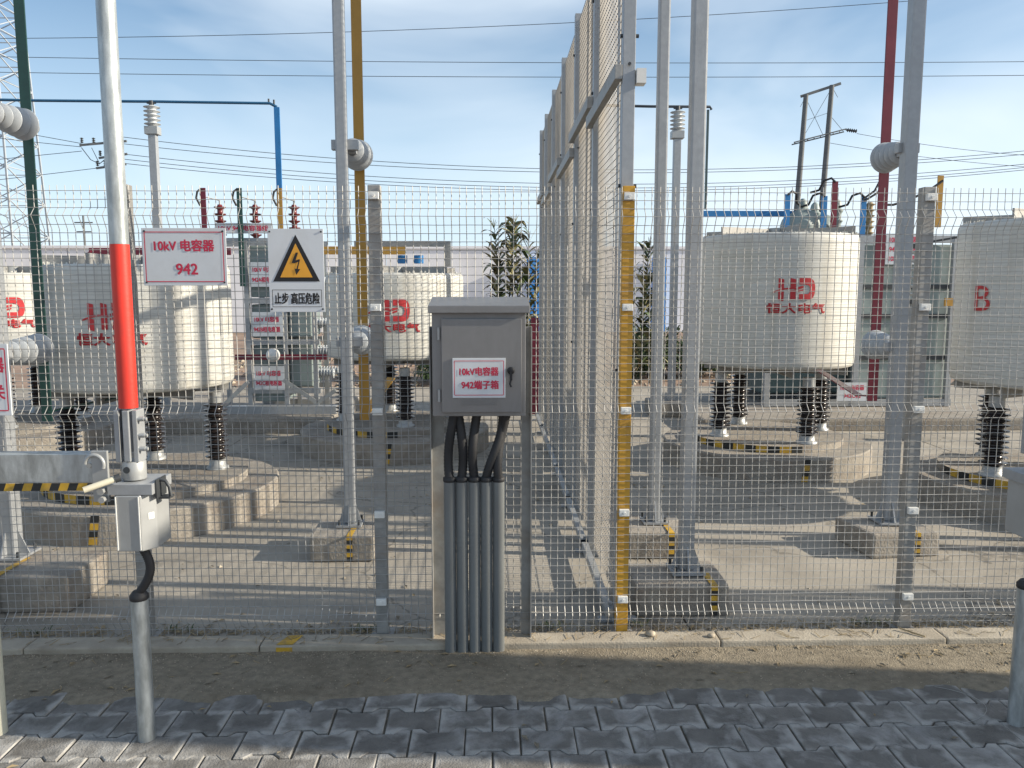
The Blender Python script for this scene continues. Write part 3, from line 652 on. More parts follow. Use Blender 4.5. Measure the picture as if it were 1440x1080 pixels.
# ================================================================== STEEL COLUMNS ON CONCRETE BLOCKS
def column(x, y, w, top, bx, by, bw, bd, bh, label, blabel, strap_dx, rot=0.0):
    b = thing('concrete_block', (bx, by, 0.02), blabel, 'concrete block', 'column footing blocks')
    b.rotation_euler[2] = 0
    g = MB(); n = 7
    # slightly irregular block: jittered top
    cs, sn = cos(rot), sin(rot)
    def tr(u, v): return (bx + u * cs - v * sn, by + u * sn + v * cs)
    vs = []
    for zi, zz in enumerate((0.02, 0.02 + bh)):
        for u, v in ((-bw / 2, -bd / 2), (bw / 2, -bd / 2), (bw / 2, bd / 2), (-bw / 2, bd / 2)):
            X_, Y_ = tr(u + random.uniform(-0.008, 0.008), v + random.uniform(-0.008, 0.008)); vs.append((X_, Y_, zz + random.uniform(-0.005, 0.005) * zi))
    g.add(vs, [(0, 3, 2, 1), (4, 5, 6, 7), (0, 1, 5, 4), (1, 2, 6, 5), (2, 3, 7, 6), (3, 0, 4, 7)])
    g.build('block_body', 'block', b, bevel=0.016)
    # earthing strap with hazard paint over the front edge
    g = MB(); zt = 0.02 + bh + 0.006; yf_ = by - bd / 2 * cs - 0.014; xs_ = x + strap_dx
    for q in range(6):
        z_a = zt - (bh - 0.004) * q / 6; z_b = zt - (bh - 0.004) * (q + 1) / 6
        g.add([(xs_ - 0.016, yf_, z_b), (xs_ + 0.016, yf_, z_b), (xs_ + 0.016, yf_, z_a), (xs_ - 0.016, yf_, z_a)], [(0, 1, 2, 3)], q % 2)
    g.add([(xs_ - 0.016, yf_, zt), (xs_ + 0.016, yf_, zt), (xs_ + 0.016, y - 0.03, zt), (xs_ - 0.016, y - 0.03, zt)], [(0, 1, 2, 3)], 0)
    g.build('earthing_strap', ['haz_y', 'haz_k'], b)
    c = thing('steel_column', (x, y, 0.02 + bh), label, 'column', 'galvanised steel columns')
    z0_ = 0.02 + bh + 0.008
    g = MB(); g.box(x - w / 2, x + w / 2, y - w / 2, y + w / 2, z0_ + 0.012, top); g.build('shaft', 'galv', c, bevel=0.010)
    g = MB(); g.box(x - w * 1.15, x + w * 1.15, y - w * 1.15, y + w * 1.15, z0_, z0_ + 0.0118); bp_ = g.build('base_plate', 'galv', c)
    g = MB()
    for s in (-1, 1):
        g.add([(x + s * w / 2, y - 0.004, z0_ + 0.012), (x + s * w * 1.1, y - 0.004, z0_ + 0.012), (x + s * w / 2, y - 0.004, z0_ + 0.13),
               (x + s * w / 2, y + 0.004, z0_ + 0.012), (x + s * w * 1.1, y + 0.004, z0_ + 0.012), (x + s * w / 2, y + 0.004, z0_ + 0.13)],
              [(0, 1, 2), (3, 5, 4), (0, 3, 4, 1), (1, 4, 5, 2), (0, 2, 5, 3)])
    g.add([(x - 0.004, y - w / 2, z0_ + 0.012), (x - 0.004, y - w * 1.1, z0_ + 0.012), (x - 0.004, y - w / 2, z0_ + 0.13), (x + 0.004, y - w / 2, z0_ + 0.012), (x + 0.004, y - w * 1.1, z0_ + 0.012), (x + 0.004, y - w / 2, z0_ + 0.13)],
          [(0, 1, 2), (3, 5, 4), (0, 3, 4, 1), (1, 4, 5, 2), (0, 2, 5, 3)])
    g.build('gusset', 'galv', c)
    for sx in (-1, 1):
        for sy in (-1, 1):
            g = MB(); g.cyl((x + sx * w * 0.9, y + sy * w * 0.9, z0_ + 0.011), (x + sx * w * 0.9, y + sy * w * 0.9, z0_ + 0.04), 0.008, n=6); g.build('anchor_bolt', 'dark', c)
    return c
colY = column(-0.835, 4.62, 0.062, 6.2, -0.855, 4.60, 0.37, 0.38, 0.15, 'steel column holding the yellow busbar', 'concrete block under the column of the yellow busbar', 0.03)
colR = column(2.385, 4.62, 0.076, 6.2, 2.36, 4.60, 0.42, 0.40, 0.145, 'steel column holding the red busbar', 'concrete block under the column of the red busbar', 0.06, 0.12)
colG = column(-2.455, 4.02, 0.085, 6.2, -2.32, 3.92, 0.62, 0.40, 0.18, 'steel column holding the dark green busbar at the left edge', 'concrete block under the column at the left edge', 0.10)
column(0.965, 4.62, 0.062, 6.2, 0.955, 4.60, 0.36, 0.38, 0.155, 'slimmer steel column just right of the yellow post', 'lit concrete block right of the yellow post, behind another block', 0.06)
column(0.955, 3.79, 0.070, 6.2, 0.90, 3.78, 0.45, 0.36, 0.15, 'nearest steel column, second to the right of the yellow post', 'nearest concrete block right of the yellow post', 0.09)

column(4.15, 4.62, 0.08, 6.2, 4.15, 4.60, 0.40, 0.40, 0.15, 'unseen steel column added for its shadow just outside the right edge', 'concrete block under the added column just outside the right edge', 0.05)  # unseen column and block, added to cast a shadow band on the yard
column(5.6, 4.25, 0.10, 6.2, 5.6, 4.23, 0.40, 0.40, 0.15, 'farther unseen steel column added for its shadow outside the right edge', 'concrete block under the farther added column outside the right edge', 0.05)  # second out-of-view column, likewise added for its shadow across the yard
# support insulators and the three phase busbars
def ribbed(mb, c, axis, L, r_in, r_out, n, mi=0, seg=24, cone=0.0, flat_=False):
    """stack of sheds along axis from c"""
    prof = [(r_in * 0.8, 0.0)]
    for i in range(n):
        a = L * (i + 0.12) / n; b = L * (i + 1) / n; w = b - a
        k_ = 1 - cone * (1 - (i + 1) / n)
        prof += [(r_in * k_, a), (r_in * k_, a + w * 0.2), (r_out * k_ * 0.97, a + w * 0.50), (r_out * k_, a + w * 0.56), (r_out * k_ * 0.96, a + w * 0.64), (r_in * k_, a + w * 0.70)]
    prof.append((r_in * 0.8, L))
    mb.lathe(prof, c, axis, seg, mi, smooth=flat_ is False)
def support_insulator(x, y0, y1, z, label, colx, coly, r=0.092):
    t = thing('support_insulator', (x, y0, z), label, 'insulator', 'busbar support insulators')
    Ls = y1 - y0 - 0.05
    g = MB(); g.cyl((x, y0 + 0.03, z), (x, y1 - 0.02, z), r * 0.36, r * 0.42, n=24); g.build('core', 'porc_core', t)
    for q in range(5):
        rq = r * (0.72 + 0.28 * q / 4); yq = y0 + 0.045 + (Ls - 0.03) * q / 5
        g = MB(); g.lathe([(rq * 0.45, 0.0), (rq * 0.97, 0.008), (rq, 0.011), (rq * 0.97, 0.014), (rq * 0.45, 0.019)], (x, yq, z), (0, 1, 0), 40); g.build('shed', 'porc_w', t)
    g = MB(); g.box(x - 0.032, x + 0.032, y0 - 0.03, y0 + 0.0295, z - 0.03, z + 0.034); (g.box(min(colx, x) - 0.06, max(colx, x) + 0.05, y0 - 0.075, y0 - 0.031, z - 0.02, z + 0.035) if abs(coly - y0) < 0.2 else g.bar((colx, coly, z), (x, y0 - 0.02, z), 0.05, 0.05)); g.build('bracket', 'galv', t, bevel=0.003)
    g = MB(); g.cyl((x, y1 - 0.0195, z), (x, y1 - 0.001, z), r * 0.45, n=16); g.build('end_cap', 'galv', t)
    return t
BY = 5.0
def busbar(name, x, z0, z1, mat_, label):
    t = thing(name, (x, BY, z0), label, 'busbar')
    g = MB(); g.box(x - 0.031, x + 0.031, BY, BY + 0.010, z0, z1); g.build('bar', mat_, t, bevel=0.0015)
    return t
bY = busbar('phase_busbar', -0.800, 0.74, 6.2, 'bar_y', 'tall vertical busbar painted ochre yellow')
g = MB(); g.bar((-0.80, BY + 0.016, 0.78), (-0.66, BY + 0.25, 0.98), 0.06, 0.010); g.build('tail_link', 'bar_y', bY)
bR = busbar('phase_busbar', 2.435, 0.85, 6.2, 'bar_r', 'tall vertical busbar painted crimson red')
g = MB(); g.bar((2.44, BY + 0.2, 0.86), (2.58, 6.2, 0.93), 0.05, 0.008); g.bar((2.44, BY + 0.016, 0.88), (2.44, BY + 0.21, 0.86), 0.05, 0.008); g.build('tail_link', 'bar_r', bR)
bG = busbar('phase_busbar', -2.775, 0.74, 6.2, 'bar_g', 'tall vertical busbar painted dark green')
g = MB(); g.bar((-2.77, BY + 0.016, 0.80), (-2.35, BY + 0.2, 0.88), 0.05, 0.008); g.build('tail_link', 'bar_g', bG)
for cx_, bx_, nm, zs_ in ((-0.835, -0.797, 'yellow', (2.357, 1.25)), (2.385, 2.40, 'red', (2.354, 1.215)), (-2.455, -2.74, 'dark green', (2.52, 1.203))):
    for q, z in enumerate(zs_):
        y0 = 4.70 if nm != 'dark green' else 4.55
        support_insulator(bx_, y0, BY, z, f'{"upper" if q == 0 else "lower"} grey ribbed insulator bracing the {nm} busbar', cx_, 4.02 if nm == 'dark green' else 4.62)

# ================================================================== AIR-CORE REACTORS ON ROUND PLINTHS
def plinth(x, y, r, label, stripes=True):
    t = thing('round_plinth', (x, y, 0.02), label, 'plinth', 'round concrete reactor plinths')
    g = MB(); g.lathe([(r, 0.0), (r, 0.185), (r - 0.012, 0.197), (r * 0.5, 0.2)], (x, y, 0.02), n=56, smooth=False); g.build('base_disc', 'block', t)
    r2 = 0.665; n = 44; g = MB(); za, zb = 0.2203, 0.275
    ring = [(x + r2 * cos(2 * pi * i / n), y + r2 * sin(2 * pi * i / n)) for i in range(n)]
    for i in range(n):
        j = (i + 1) % n
        g.add([(*ring[i], za), (*ring[j], za), (*ring[j], zb), (*ring[i], zb)], [(0, 1, 2, 3)], (1 + i % 2) if n * 0.47 < i < n * 0.77 else 0)
    g.add([(*p, zb) for p in ring], [tuple(range(n))], 0); g.add([(*p, za) for p in ring], [tuple(range(n - 1, -1, -1))], 0)
    g.build('upper_disc', ['block', 'haz_y', 'haz_k'], t)
    g = MB(); a0 = radians(-88); w_ = 0.05
    for q in range(4):
        z_a = 0.035 + 0.045 * q; z_b = z_a + 0.045
        vs = []
        for z_ in (z_a, z_b):
            for da in (-w_ / r / 2, w_ / r / 2): vs.append((x + (r + 0.004) * cos(a0 + da + (z_ - 0.1) * 0.15), y + (r + 0.004) * sin(a0 + da + (z_ - 0.1) * 0.15), z_))
        g.add(vs, [(0, 1, 3, 2)], q % 2)
    g.build('hazard_stripe', ['haz_y', 'haz_k'], t)
    return t
def reactor_proto(r, z0, z1):
    t = thing('reactor', (0, 0, 0), 'x', 'reactor', 'cream air-core reactors')
    g = MB(); prof = [(r * 0.42, z0 + 0.01), (r - 0.035, z0), (r - 0.012, z0 + 0.008), (r - 0.002, z0 + 0.03)]
    k_ = 10
    for i in range(k_ + 1): prof.append((r, z0 + 0.07 + (z1 - z0 - 0.13) * i / k_))
    prof += [(r - 0.003, z1 - 0.022), (r - 0.014, z1 - 0.003), (r - 0.03, z1), (r * 0.42, z1 - 0.01)]
    g.lathe(prof, (0, 0, 0), n=72); g.build('winding', 'cream', t)
    # frayed glass-fibre ties round the top rim
    g = MB()
    for i in range(170):
        a = random.uniform(0, 2 * pi); rr = r - random.uniform(0.012, 0.05); hh = random.uniform(0.008, 0.03)
        c_ = Vector((rr * cos(a), rr * sin(a), z1 - 0.012)); tt = Vector((-sin(a), cos(a), 0))
        g.bar(c_, c_ + Vector((0, 0, hh)) + tt * random.uniform(-0.012, 0.012), 0.006, 0.01)
    g.build('tie_ends', 'cream', t, kind='stuff')
    for i in range(6):
        a = i * pi / 3 + 0.45
        d = Vector((cos(a), sin(a), 0))
        g = MB(); g.bar(d * 0.1 + Vector((0, 0, z1 + 0.034)), d * (r - 0.03) + Vector((0, 0, z1 + 0.034)), 0.014, 0.066)
        g.build('spider_arm', 'zinc_dull', t)
        g = MB(); g.bar(d * 0.1 + Vector((0, 0, z0 - 0.037)), d * (r - 0.04) + Vector((0, 0, z0 - 0.037)), 0.014, 0.07)
        g.build('spider_arm', 'zinc_dull', t)
    for za_, zb_ in ((z1 + 0.002, z1 + 0.075), (z0 - 0.08, z0 - 0.002)):
        g = MB(); g.cyl((0, 0, za_), (0, 0, zb_), 0.095, n=20); g.build('spider_hub', 'alu', t)
    for i, ang in enumerate((-75, 15, 105, 195)):
        a = radians(ang); px_, py_ = 0.52 * cos(a), 0.52 * sin(a)
        g = MB(); ribbed(g, (px_, py_, 0.345), (0, 0, 1), 0.41, 0.055, 0.092, 11, seg=26)
        ins = g.build('post_insulator', 'porc_k', t)
        g = MB(); g.lathe([(0.085, 0), (0.085, 0.015), (0.065, 0.022), (0.062, 0.068)], (px_, py_, 0.2762), n=20); g.build('base_casting', 'alu', ins)
        g = MB(); g.cyl((px_, py_, 0.7555), (px_, py_, z0 - 0.073), 0.05, n=18); g.build('top_casting', 'alu', ins)
    return t
def on_cyl(cx, cy, r, a0, s, z): return (cx + r * cos(a0 + s / r), cy + r * sin(a0 + s / r), z)
def logo_parts(react, cx, cy, r, dx, zl, zt, hl, wt, ht, letter=None):
    """red maker's mark wrapped on the winding; dx = sideways offset of its centre seen from the front"""
    a0 = -pi / 2 + math.asin(dx / r); R = r + 0.006
    def W(s, z): return on_cyl(cx, cy, R, a0, s, z)
    def quad_strip(mb, x0, x1, z0_, z1_, sh0=0.0, sh1=0.0, n=3):
        for i in range(n):
            xa = x0 + (x1 - x0) * i / n; xb = x0 + (x1 - x0) * (i + 1) / n
            mb.add([W(xa, z0_ + sh0 + (sh1 - sh0) * i / n), W(xb, z0_ + sh0 + (sh1 - sh0) * (i + 1) / n), W(xb, z1_ + sh0 + (sh1 - sh0) * (i + 1) / n), W(xa, z1_ + sh0 + (sh1 - sh0) * i / n)], [(0, 1, 2, 3)])
    if letter:
        g = MB(); vs, fs = text_geo(letter, 0.0)
        g.add([W(a * wt, zl + b * hl) for a, b in vs], fs); g.build('lettering', 'logo', react)
        return
    g = MB(); h = hl / 2; L = -0.215 * hl / 0.17
    u = hl / 0.17
    for bx in (-0.145, -0.055):      # two uprights of the H, split by a slanted swoosh
        quad_strip(g, bx * u, (bx + 0.042) * u, zl + 0.008 * u, zl + h, 0, -0.010 * u)
        quad_strip(g, bx * u, (bx + 0.042) * u, zl - h, zl - 0.010 * u, 0, -0.010 * u if bx < -0.1 else 0)
    for i in range(6):
        xa = (-0.185 + 0.03 * i) * u; xb = xa + 0.03 * u
        za = zl + (-0.022 + 0.03 * sin(i / 6 * 2.2)) * u; zb_ = zl + (-0.022 + 0.03 * sin((i + 1) / 6 * 2.2)) * u
        g.add([W(xa, za - 0.008 * u), W(xb, zb_ - 0.010 * u), W(xb, zb_ + 0.004 * u), W(xa, za + 0.002 * u)], [(0, 1, 2, 3)])
    # the D: outer bowl minus a rounded inner opening
    n = 18; outer = []; inner = []
    for i in range(n + 1):
        t_ = -pi / 2 + pi * i / n
        outer.append((0.072 * u + 0.068 * u * max(0, cos(t_)) ** 0.6, zl + h * sin(t_)))
        inner.append((0.066 * u + 0.034 * u * max(0, cos(t_)) ** 0.7, zl + h * 0.42 * sin(t_) - 0.004 * u))
    for i in range(n): g.add([W(*outer[i]), W(*outer[i + 1]), W(*inner[i + 1]), W(*inner[i])], [(0, 1, 2, 3)])
    quad_strip(g, 0.012 * u, 0.0725 * u, zl + h * 0.42, zl + h); quad_strip(g, 0.012 * u, 0.0725 * u, zl - h, zl - h * 0.46)
    quad_strip(g, 0.004 * u, 0.05 * u, zl - 0.004 * u, zl + 0.016 * u, 0.0, 0.012 * u); quad_strip(g, 0.004 * u, 0.045 * u, zl - 0.026 * u, zl - 0.012 * u, 0.0, 0.012 * u)
    g.build('maker_mark', 'logo', react)
    g = MB(); vs, fs = text_geo('恒大电气', 0.0)
    for du, dv in ((-0.06, 0.03), (0.0, -0.03), (0.06, 0.03)): g.add([on_cyl(cx, cy, R + du * 0.01, a0, a * wt + du * ht, zt + (b + dv) * ht) for a, b in vs], fs); g.build('lettering', 'logo', react)
short = reactor_proto(0.672, 0.905, 1.715)
tall = reactor_proto(0.67, 0.905, 2.02)
def place(proto, x, y, label, first):
    o = proto if first else copy_tree(proto)
    o.location = (x, y, 0); o['label'] = label; return o
rA = place(short, -2.44, 5.60, 'cream cylindrical reactor partly hidden by the red sleeve', True)
rB = place(short, -4.66, 8.0, 'cream reactor at the left edge, behind the dark green busbar', False)
rC = place(short, -0.95, 8.0, 'cream reactor behind the grey terminal box', False)
rD = place(tall, 2.52, 7.07, 'tall cream reactor right of the partition, its right half sunlit', True)
rE = place(tall, 3.985, 5.50, 'tall cream reactor marked B at the right edge', False)
rA.scale = (0.915, 0.915, 1.0)
plinth(-2.42, 5.60, 0.88, 'round plinth under the reactor beside the red sleeve')
plinth(-4.72, 8.0, 0.88, 'round plinth under the reactor at the left edge')
plinth(-0.95, 7.85, 0.92, 'round plinth under the reactor behind the terminal box')
plinth(2.47, 7.08, 0.90, 'round plinth under the sunlit reactor right of the partition')
plinth(3.99, 5.60, 0.86, 'round plinth under the reactor marked B')
logo_parts(rA, -2.44, 5.60, 0.672, 0.10, 1.395, 1.252, 0.165, 0.45, 0.075)
logo_parts(rB, -4.66, 8.0, 0.672, 0.26, 1.40, 1.255, 0.185, 0.45, 0.078)
logo_parts(rC, -0.95, 8.0, 0.672, 0.04, 1.375, 1.215, 0.205, 0.52, 0.085)
logo_parts(rD, 2.52, 7.07, 0.67, -0.06, 1.565, 1.41, 0.175, 0.47, 0.08)
logo_parts(rE, 3.985, 5.50, 0.67, -0.655, 1.50, 0, 0.17, 0.13, 0, letter='B')

# ================================================================== CAPACITOR BANK, left, on the platform
lb = thing('capacitor_bank', (-2.5, 9.3, 0.185), 'grey green capacitor rack with three name plates left of centre', 'capacitor bank')
g = MB()
for x in (-3.15, -2.72, -2.31, -1.98):
    for y in (9.03, 9.62): g.box(x - 0.025, x + 0.025, y - 0.025, y + 0.025, 0.19, 2.12)
for z in (0.225, 0.43, 0.98, 1.44, 2.10):
    for y in (9.03, 9.62): g.box(-3.2 if z > 2 else -2.75, -1.93, y - 0.022, y + 0.022, z - 0.03, z + 0.03)
g.build('rack_frame', 'galv', lb)
g = MB(); g.box(-2.95, -1.74, 8.88, 8.985, 0.187, 0.27); g.build('base_channel', 'galv', lb)
for p0, p1 in (((-2.33, 8.95, 0.56), (-1.96, 8.95, 0.30)), ((-1.96, 8.95, 0.30), (-1.75, 8.95, 0.44)), ((-2.72, 8.95, 0.54), (-3.0, 8.95, 0.28))):
    g = MB(); g.bar(p0, p1, 0.012, 0.045); g.build('brace', 'alu', lb)
for (xa, xb, za, zb) in ((-2.69, -2.34, 0.30, 0.94), (-2.69, -2.34, 1.02, 1.40), (-2.69, -2.34, 1.48, 2.05), (-2.285, -2.03, 0.47, 0.79), (-2.285, -2.03, 0.81, 0.95), (-2.285, -2.03, 1.04, 1.36), (-2.285, -2.03, 1.48, 1.86)):
    g = MB(); g.box(xa, xb, 9.08, 9.57, za, zb); cn = g.build('capacitor_can', 'tank' if xa > -2.5 else 'tank', lb, bevel=0.012)
    if xa > -2.5:
        for y in (9.18, 9.47):
            g = MB(); ribbed(g, (-2.029, y, (za + zb) / 2 - 0.02), (1, 0, 0), 0.23, 0.032, 0.058, 7, seg=18); g.build('bushing', 'porc_w', cn)
for z, tx in ((1.73, '942A相电容器'), (1.18, '942B相电容器'), (0.577, '942C相电容器')):
    sign_board('nameplate', -2.50, 8.985, z, 0.35, 0.27, None, None, [('10kV 电容器', 0, 0.055, 0.27, 0.06), (tx, 0, -0.055, 0.29, 0.058)], border=None, boltz=False, parent=lb)
sign_board('nameplate', -2.72, 8.985, 2.235, 0.62, 0.11, None, None, [('10kV 942电容器组', 0, 0.0, 0.54, 0.06)], border=None, boltz=False, parent=lb)
g = MB(); g.box(-2.84, -1.83, 8.90, 8.91, 0.79, 0.85); g.build('cross_bar', 'bar_r', lb)
g = MB(); g.lathe([(0.075, 0.0), (0.075, 0.03), (0.055, 0.06), (0.02, 0.075)], (-2.42, 8.895, 0.84), (0.3, -1, 0.25), 20); g.build('fuse_dome', 'white', lb)
for x, mt_, z0_ in ((-3.125, 'bar_r', 2.14), (-2.735, 'bar_g', 1.60), (-2.30, 'bar_y', 2.14)):
    g = MB(); g.box(x - 0.028, x + 0.028, 8.93, 8.942, z0_, 2.66); rs = g.build('riser_bar', mt_, lb)
    g = MB(); g.tube([(x - 0.01, 8.92, 2.65), (x - 0.055, 8.92, 2.62), (x - 0.07, 8.92, 2.55), (x - 0.03, 8.92, 2.47)], 0.012, 8); g.build('cable_loop', 'rubber', rs)
    g = MB(); ribbed(g, (x + 0.088, 9.2, 2.13), (0, 0, 1), 0.38, 0.03, 0.066, 5, seg=20); bs = g.build('bushing', 'porc_r', lb)
    g = MB(); g.cyl((x + 0.088, 9.2, 2.511), (x + 0.088, 9.2, 2.56), 0.010, n=8); g.bar((x, 8.95, 2.57), (x + 0.088, 9.2, 2.555), 0.025, 0.006); g.build('terminal', 'alu', bs)
# earthed neutral busbar (blue) and its posts
def bus_post(x, y, top, label, blabel, bh):
    t = thing('bus_support', (x, y, 0.02), label, 'insulator post', 'slender posts topped by an insulator')
    g = MB(); g.box(x - 0.042, x + 0.042, y - 0.042, y + 0.042, bh, top - 0.36); g.build('shaft', 'galv', t, bevel=0.004)
    g = MB(); g.box(x - 0.075, x + 0.075, y - 0.06, y + 0.06, top - 0.3595, top - 0.27); g.build('cap_box', 'alu', t, bevel=0.004)
    g = MB(); ribbed(g, (x, y, top - 0.269), (0, 0, 1), 0.235, 0.05, 0.092, 5, seg=22); g.build('post_insulator', 'porc_w', t)
    g = MB(); g.cyl((x, y, top - 0.035), (x, y, top + 0.02), 0.028, n=12); g.box(x - 0.05, x + 0.05, y - 0.015, y + 0.015, top - 0.012, top + 0.004); g.build('bus_clamp', 'dark', t)
    return t
g = MB(); g.box(1.95, 2.45, 9.55, 10.05, 0.02, 0.20); o = g.build('concrete_block', 'block', bevel=0.02, origin=(2.2, 9.8, 0.02)); tag(o, 'small concrete block under the far insulator post right of the partition', 'concrete block')
bus_post(-3.90, 9.6, 3.70, 'white post topped by a ribbed insulator, left of the sky view', '', 0.185)
bus_post(2.235, 9.8, 3.72, 'insulator topped post seen between two steel columns', '', 0.2)
nb = thing('neutral_busbar', (-2.45, 9.45, 2.2), 'thin dark overhead bar dropping into a blue vertical bar', 'busbar')
g = MB(); g.tube([(-9.0, 9.6, 3.80), (-6.5, 9.6, 3.735), (-5.2, 9.6, 3.715), (-3.9, 9.6, 3.712), (-2.55, 9.6, 3.70), (-2.47, 9.6, 3.66)], 0.016, 8); g.build('overhead_rod', 'rod', nb)
g = MB(); g.box(-2.50, -2.436, 9.58, 9.60, 2.10, 3.655); g.build('drop_bar', 'bar_b', nb)
g = MB(); g.cyl((-2.56, 9.6, 3.70), (-2.56, 9.6, 3.75), 0.012, n=6); g.cyl((-2.50, 9.6, 3.69), (-2.50, 9.6, 3.74), 0.012, n=6); g.build('bolt', 'dark', nb)
nb2 = thing('neutral_busbar', (2.6, 9.8, 2.4), 'thin dark overhead bar and blue rail right of the partition', 'busbar')
g = MB(); g.tube([(1.35, 9.8, 3.745), (1.9, 9.8, 3.735), (2.62, 9.8, 3.735), (2.64, 9.8, 3.70)], 0.016, 8); g.build('overhead_rod', 'cable', nb2)
g = MB(); g.box(2.585, 2.611, 9.79, 9.81, 2.53, 3.70); g.build('drop_bar', 'teal', nb2)
g = MB(); g.box(2.56, 3.80, 9.74, 9.76, 2.44, 2.51); g.build('blue_rail', 'bar_b', nb2)
# short horizontal busbars over the left reactors
yb_ = thing('link_busbar', (-1.2, 8.0, 1.8), 'ochre horizontal busbar above the reactor behind the terminal box', 'busbar')
g = MB(); g.box(-1.95, -0.83, 7.86, 7.872, 1.90, 1.975); g.build('bar', 'bar_y', yb_)
g = MB(); g.box(-1.35, -0.40, 8.02, 8.06, 1.985, 2.04); g.box(-0.46, -0.40, 8.02, 8.06, 1.79, 1.9845); g.build('carrier_beam', 'zinc_dull', yb_)
for x in (-0.88, -0.72):
    g = MB(); g.cyl((x, 8.04, 1.82), (x, 8.04, 1.90), 0.05, n=14); g.build('spacer', 'bar_b', yb_)
rb_ = thing('link_busbar', (-2.6, 6.0, 1.75), 'crimson horizontal busbar above the reactor beside the red sleeve', 'busbar')
g = MB(); g.box(-2.92, -1.9, 5.95, 5.962, 1.81, 1.86); g.bar((-2.90, 5.956, 1.835), (-2.98, 5.956, 1.77), 0.012, 0.05, up=(0, 1, 0)); g.build('bar', 'bar_r', rb_)
g = MB(); g.box(0.49, 0.585, 9.88, 9.95, 0.02, 1.22); g.box(0.47, 0.605, 9.86, 9.97, 0.021, 0.035)
o = g.build('crimson_post', 'bar_r', origin=(0.54, 9.9, 0.02), bevel=0.004); tag(o, 'short crimson post right of the terminal box at the far end', 'post')

# ================================================================== CAPACITOR BANK, right
rb = thing('capacitor_bank', (4.2, 9.9, 0.16), 'large grey green capacitor bank behind the sunlit right reactor', 'capacitor bank')
g = MB(); g.box(4.40, 5.5, 9.5, 10.4, 0.25, 2.10); g.build('tank', 'tank', rb, bevel=0.03)
g = MB(); g.box(3.3, 4.34, 9.62, 10.4, 0.3, 2.12); g.build('tank', 'teal', rb, bevel=0.03)
g = MB()
for x in (3.3, 4.37, 5.5):
    g.box(x - 0.03, x + 0.03, 9.42, 9.48, 0.165, 2.2); g.box(x - 0.03, x + 0.03, 10.42, 10.48, 0.165, 2.2)
for z in (0.21, 2.16): g.box(3.25, 5.55, 9.425, 9.475, z - 0.04, z + 0.04); g.box(3.25, 5.55, 10.425, 10.475, z - 0.04, z + 0.04)
g.build('rack_frame', 'galv', rb)
g = MB(); 
for z in (0.75, 1.25, 1.6): g.box(4.41, 5.49, 9.47, 9.497, z - 0.025, z + 0.025)
g.build('stiffener', 'dark', rb)
for x, y in ((3.75, 9.7), (3.86, 9.95), (4.19, 9.75), (4.06, 10.1)):
    g = MB(); ribbed(g, (x, y, 2.2), (0, 0, 1), 0.36, 0.055, 0.075, 3, seg=20); g.lathe([(0.06, 0), (0.045, 0.06), (0.02, 0.09)], (x, y, 2.561), n=16); g.build('bushing', 'tank', rb)
g = MB(); g.lathe([(0.05, 0.0), (0.20, 0.05), (0.20, 0.34), (0.05, 0.40)], (3.72, 9.55, 2.32), (0.1, 1, 0), 20); g.build('conservator', 'tank', rb)
g = MB(); g.lathe([(0.05, 0.0), (0.17, 0.05), (0.17, 0.34), (0.05, 0.40)], (4.12, 9.9, 2.32), (0.1, 1, 0), 20); g.build('conservator', 'tank', rb)
for x, mt_, z1_ in ((3.49, 'bar_b', 2.68), (3.93, 'bar_b', 2.66), (4.05, 'bar_r', 2.83), (4.40, 'bar_b', 2.66)):
    g = MB(); g.box(x - 0.034, x + 0.034, 9.50, 9.515, 2.2, z1_); rs = g.build('riser_bar', mt_, rb)
    sx = 1 if x < 3.6 else -1
    g = MB(); g.tube([(x, 9.5, z1_ - 0.01), (x + sx * 0.05, 9.5, z1_ + 0.035), (x + sx * 0.12, 9.55, z1_ + 0.01), (x + sx * 0.15, 9.6, z1_ - 0.09), (x + sx * 0.22, 9.68, z1_ - 0.11)], 0.014, 8); g.build('cable_loop', 'rubber', rs)
g = MB(); g.tube([(4.38, 9.5, 2.62), (4.52, 9.5, 2.72), (4.60, 9.5, 2.88)], 0.013, 8); g.tube([(4.40, 9.5, 2.60), (4.56, 9.5, 2.70), (4.63, 9.5, 2.87)], 0.013, 8)
g.tube([(4.62, 9.5, 2.56), (4.75, 9.5, 2.56), (4.95, 9.5, 2.62), (5.2, 9.5, 2.75), (5.33, 9.5, 2.84)], 0.014, 8); g.build('jumper_cable', 'rubber', rb)
g = MB(); ribbed(g, (4.52, 9.6, 2.2), (0, 0, 1), 0.40, 0.035, 0.062, 6, seg=18); g.build('bushing', 'wood', rb)
g = MB(); g.box(5.27, 5.34, 9.5, 9.515, 2.3, 2.90); rs = g.build('riser_bar', 'bar_y', rb)
sign_board('nameplate', 4.86, 9.415, 2.04, 0.42, 0.36, None, None, [('10kV 电容器', 0, 0.11, 0.34, 0.07), ('942A相电容', 0, 0.0, 0.34, 0.07), ('10kV 电容器', 0, -0.11, 0.34, 0.07)], border=None, boltz=False, parent=rb)
sign_board('nameplate', 4.28, 9.30, 0.36, 0.36, 0.22, None, None, [('10kV 电容器', 0, 0.05, 0.28, 0.06), ('942C相', 0, -0.045, 0.2, 0.06)], border=None, boltz=False, parent=rb)
g = MB(); g.box(5.1, 6.4, 8.9, 8.92, 1.38, 1.47); g.build('cross_bar', 'bar_y', rb)
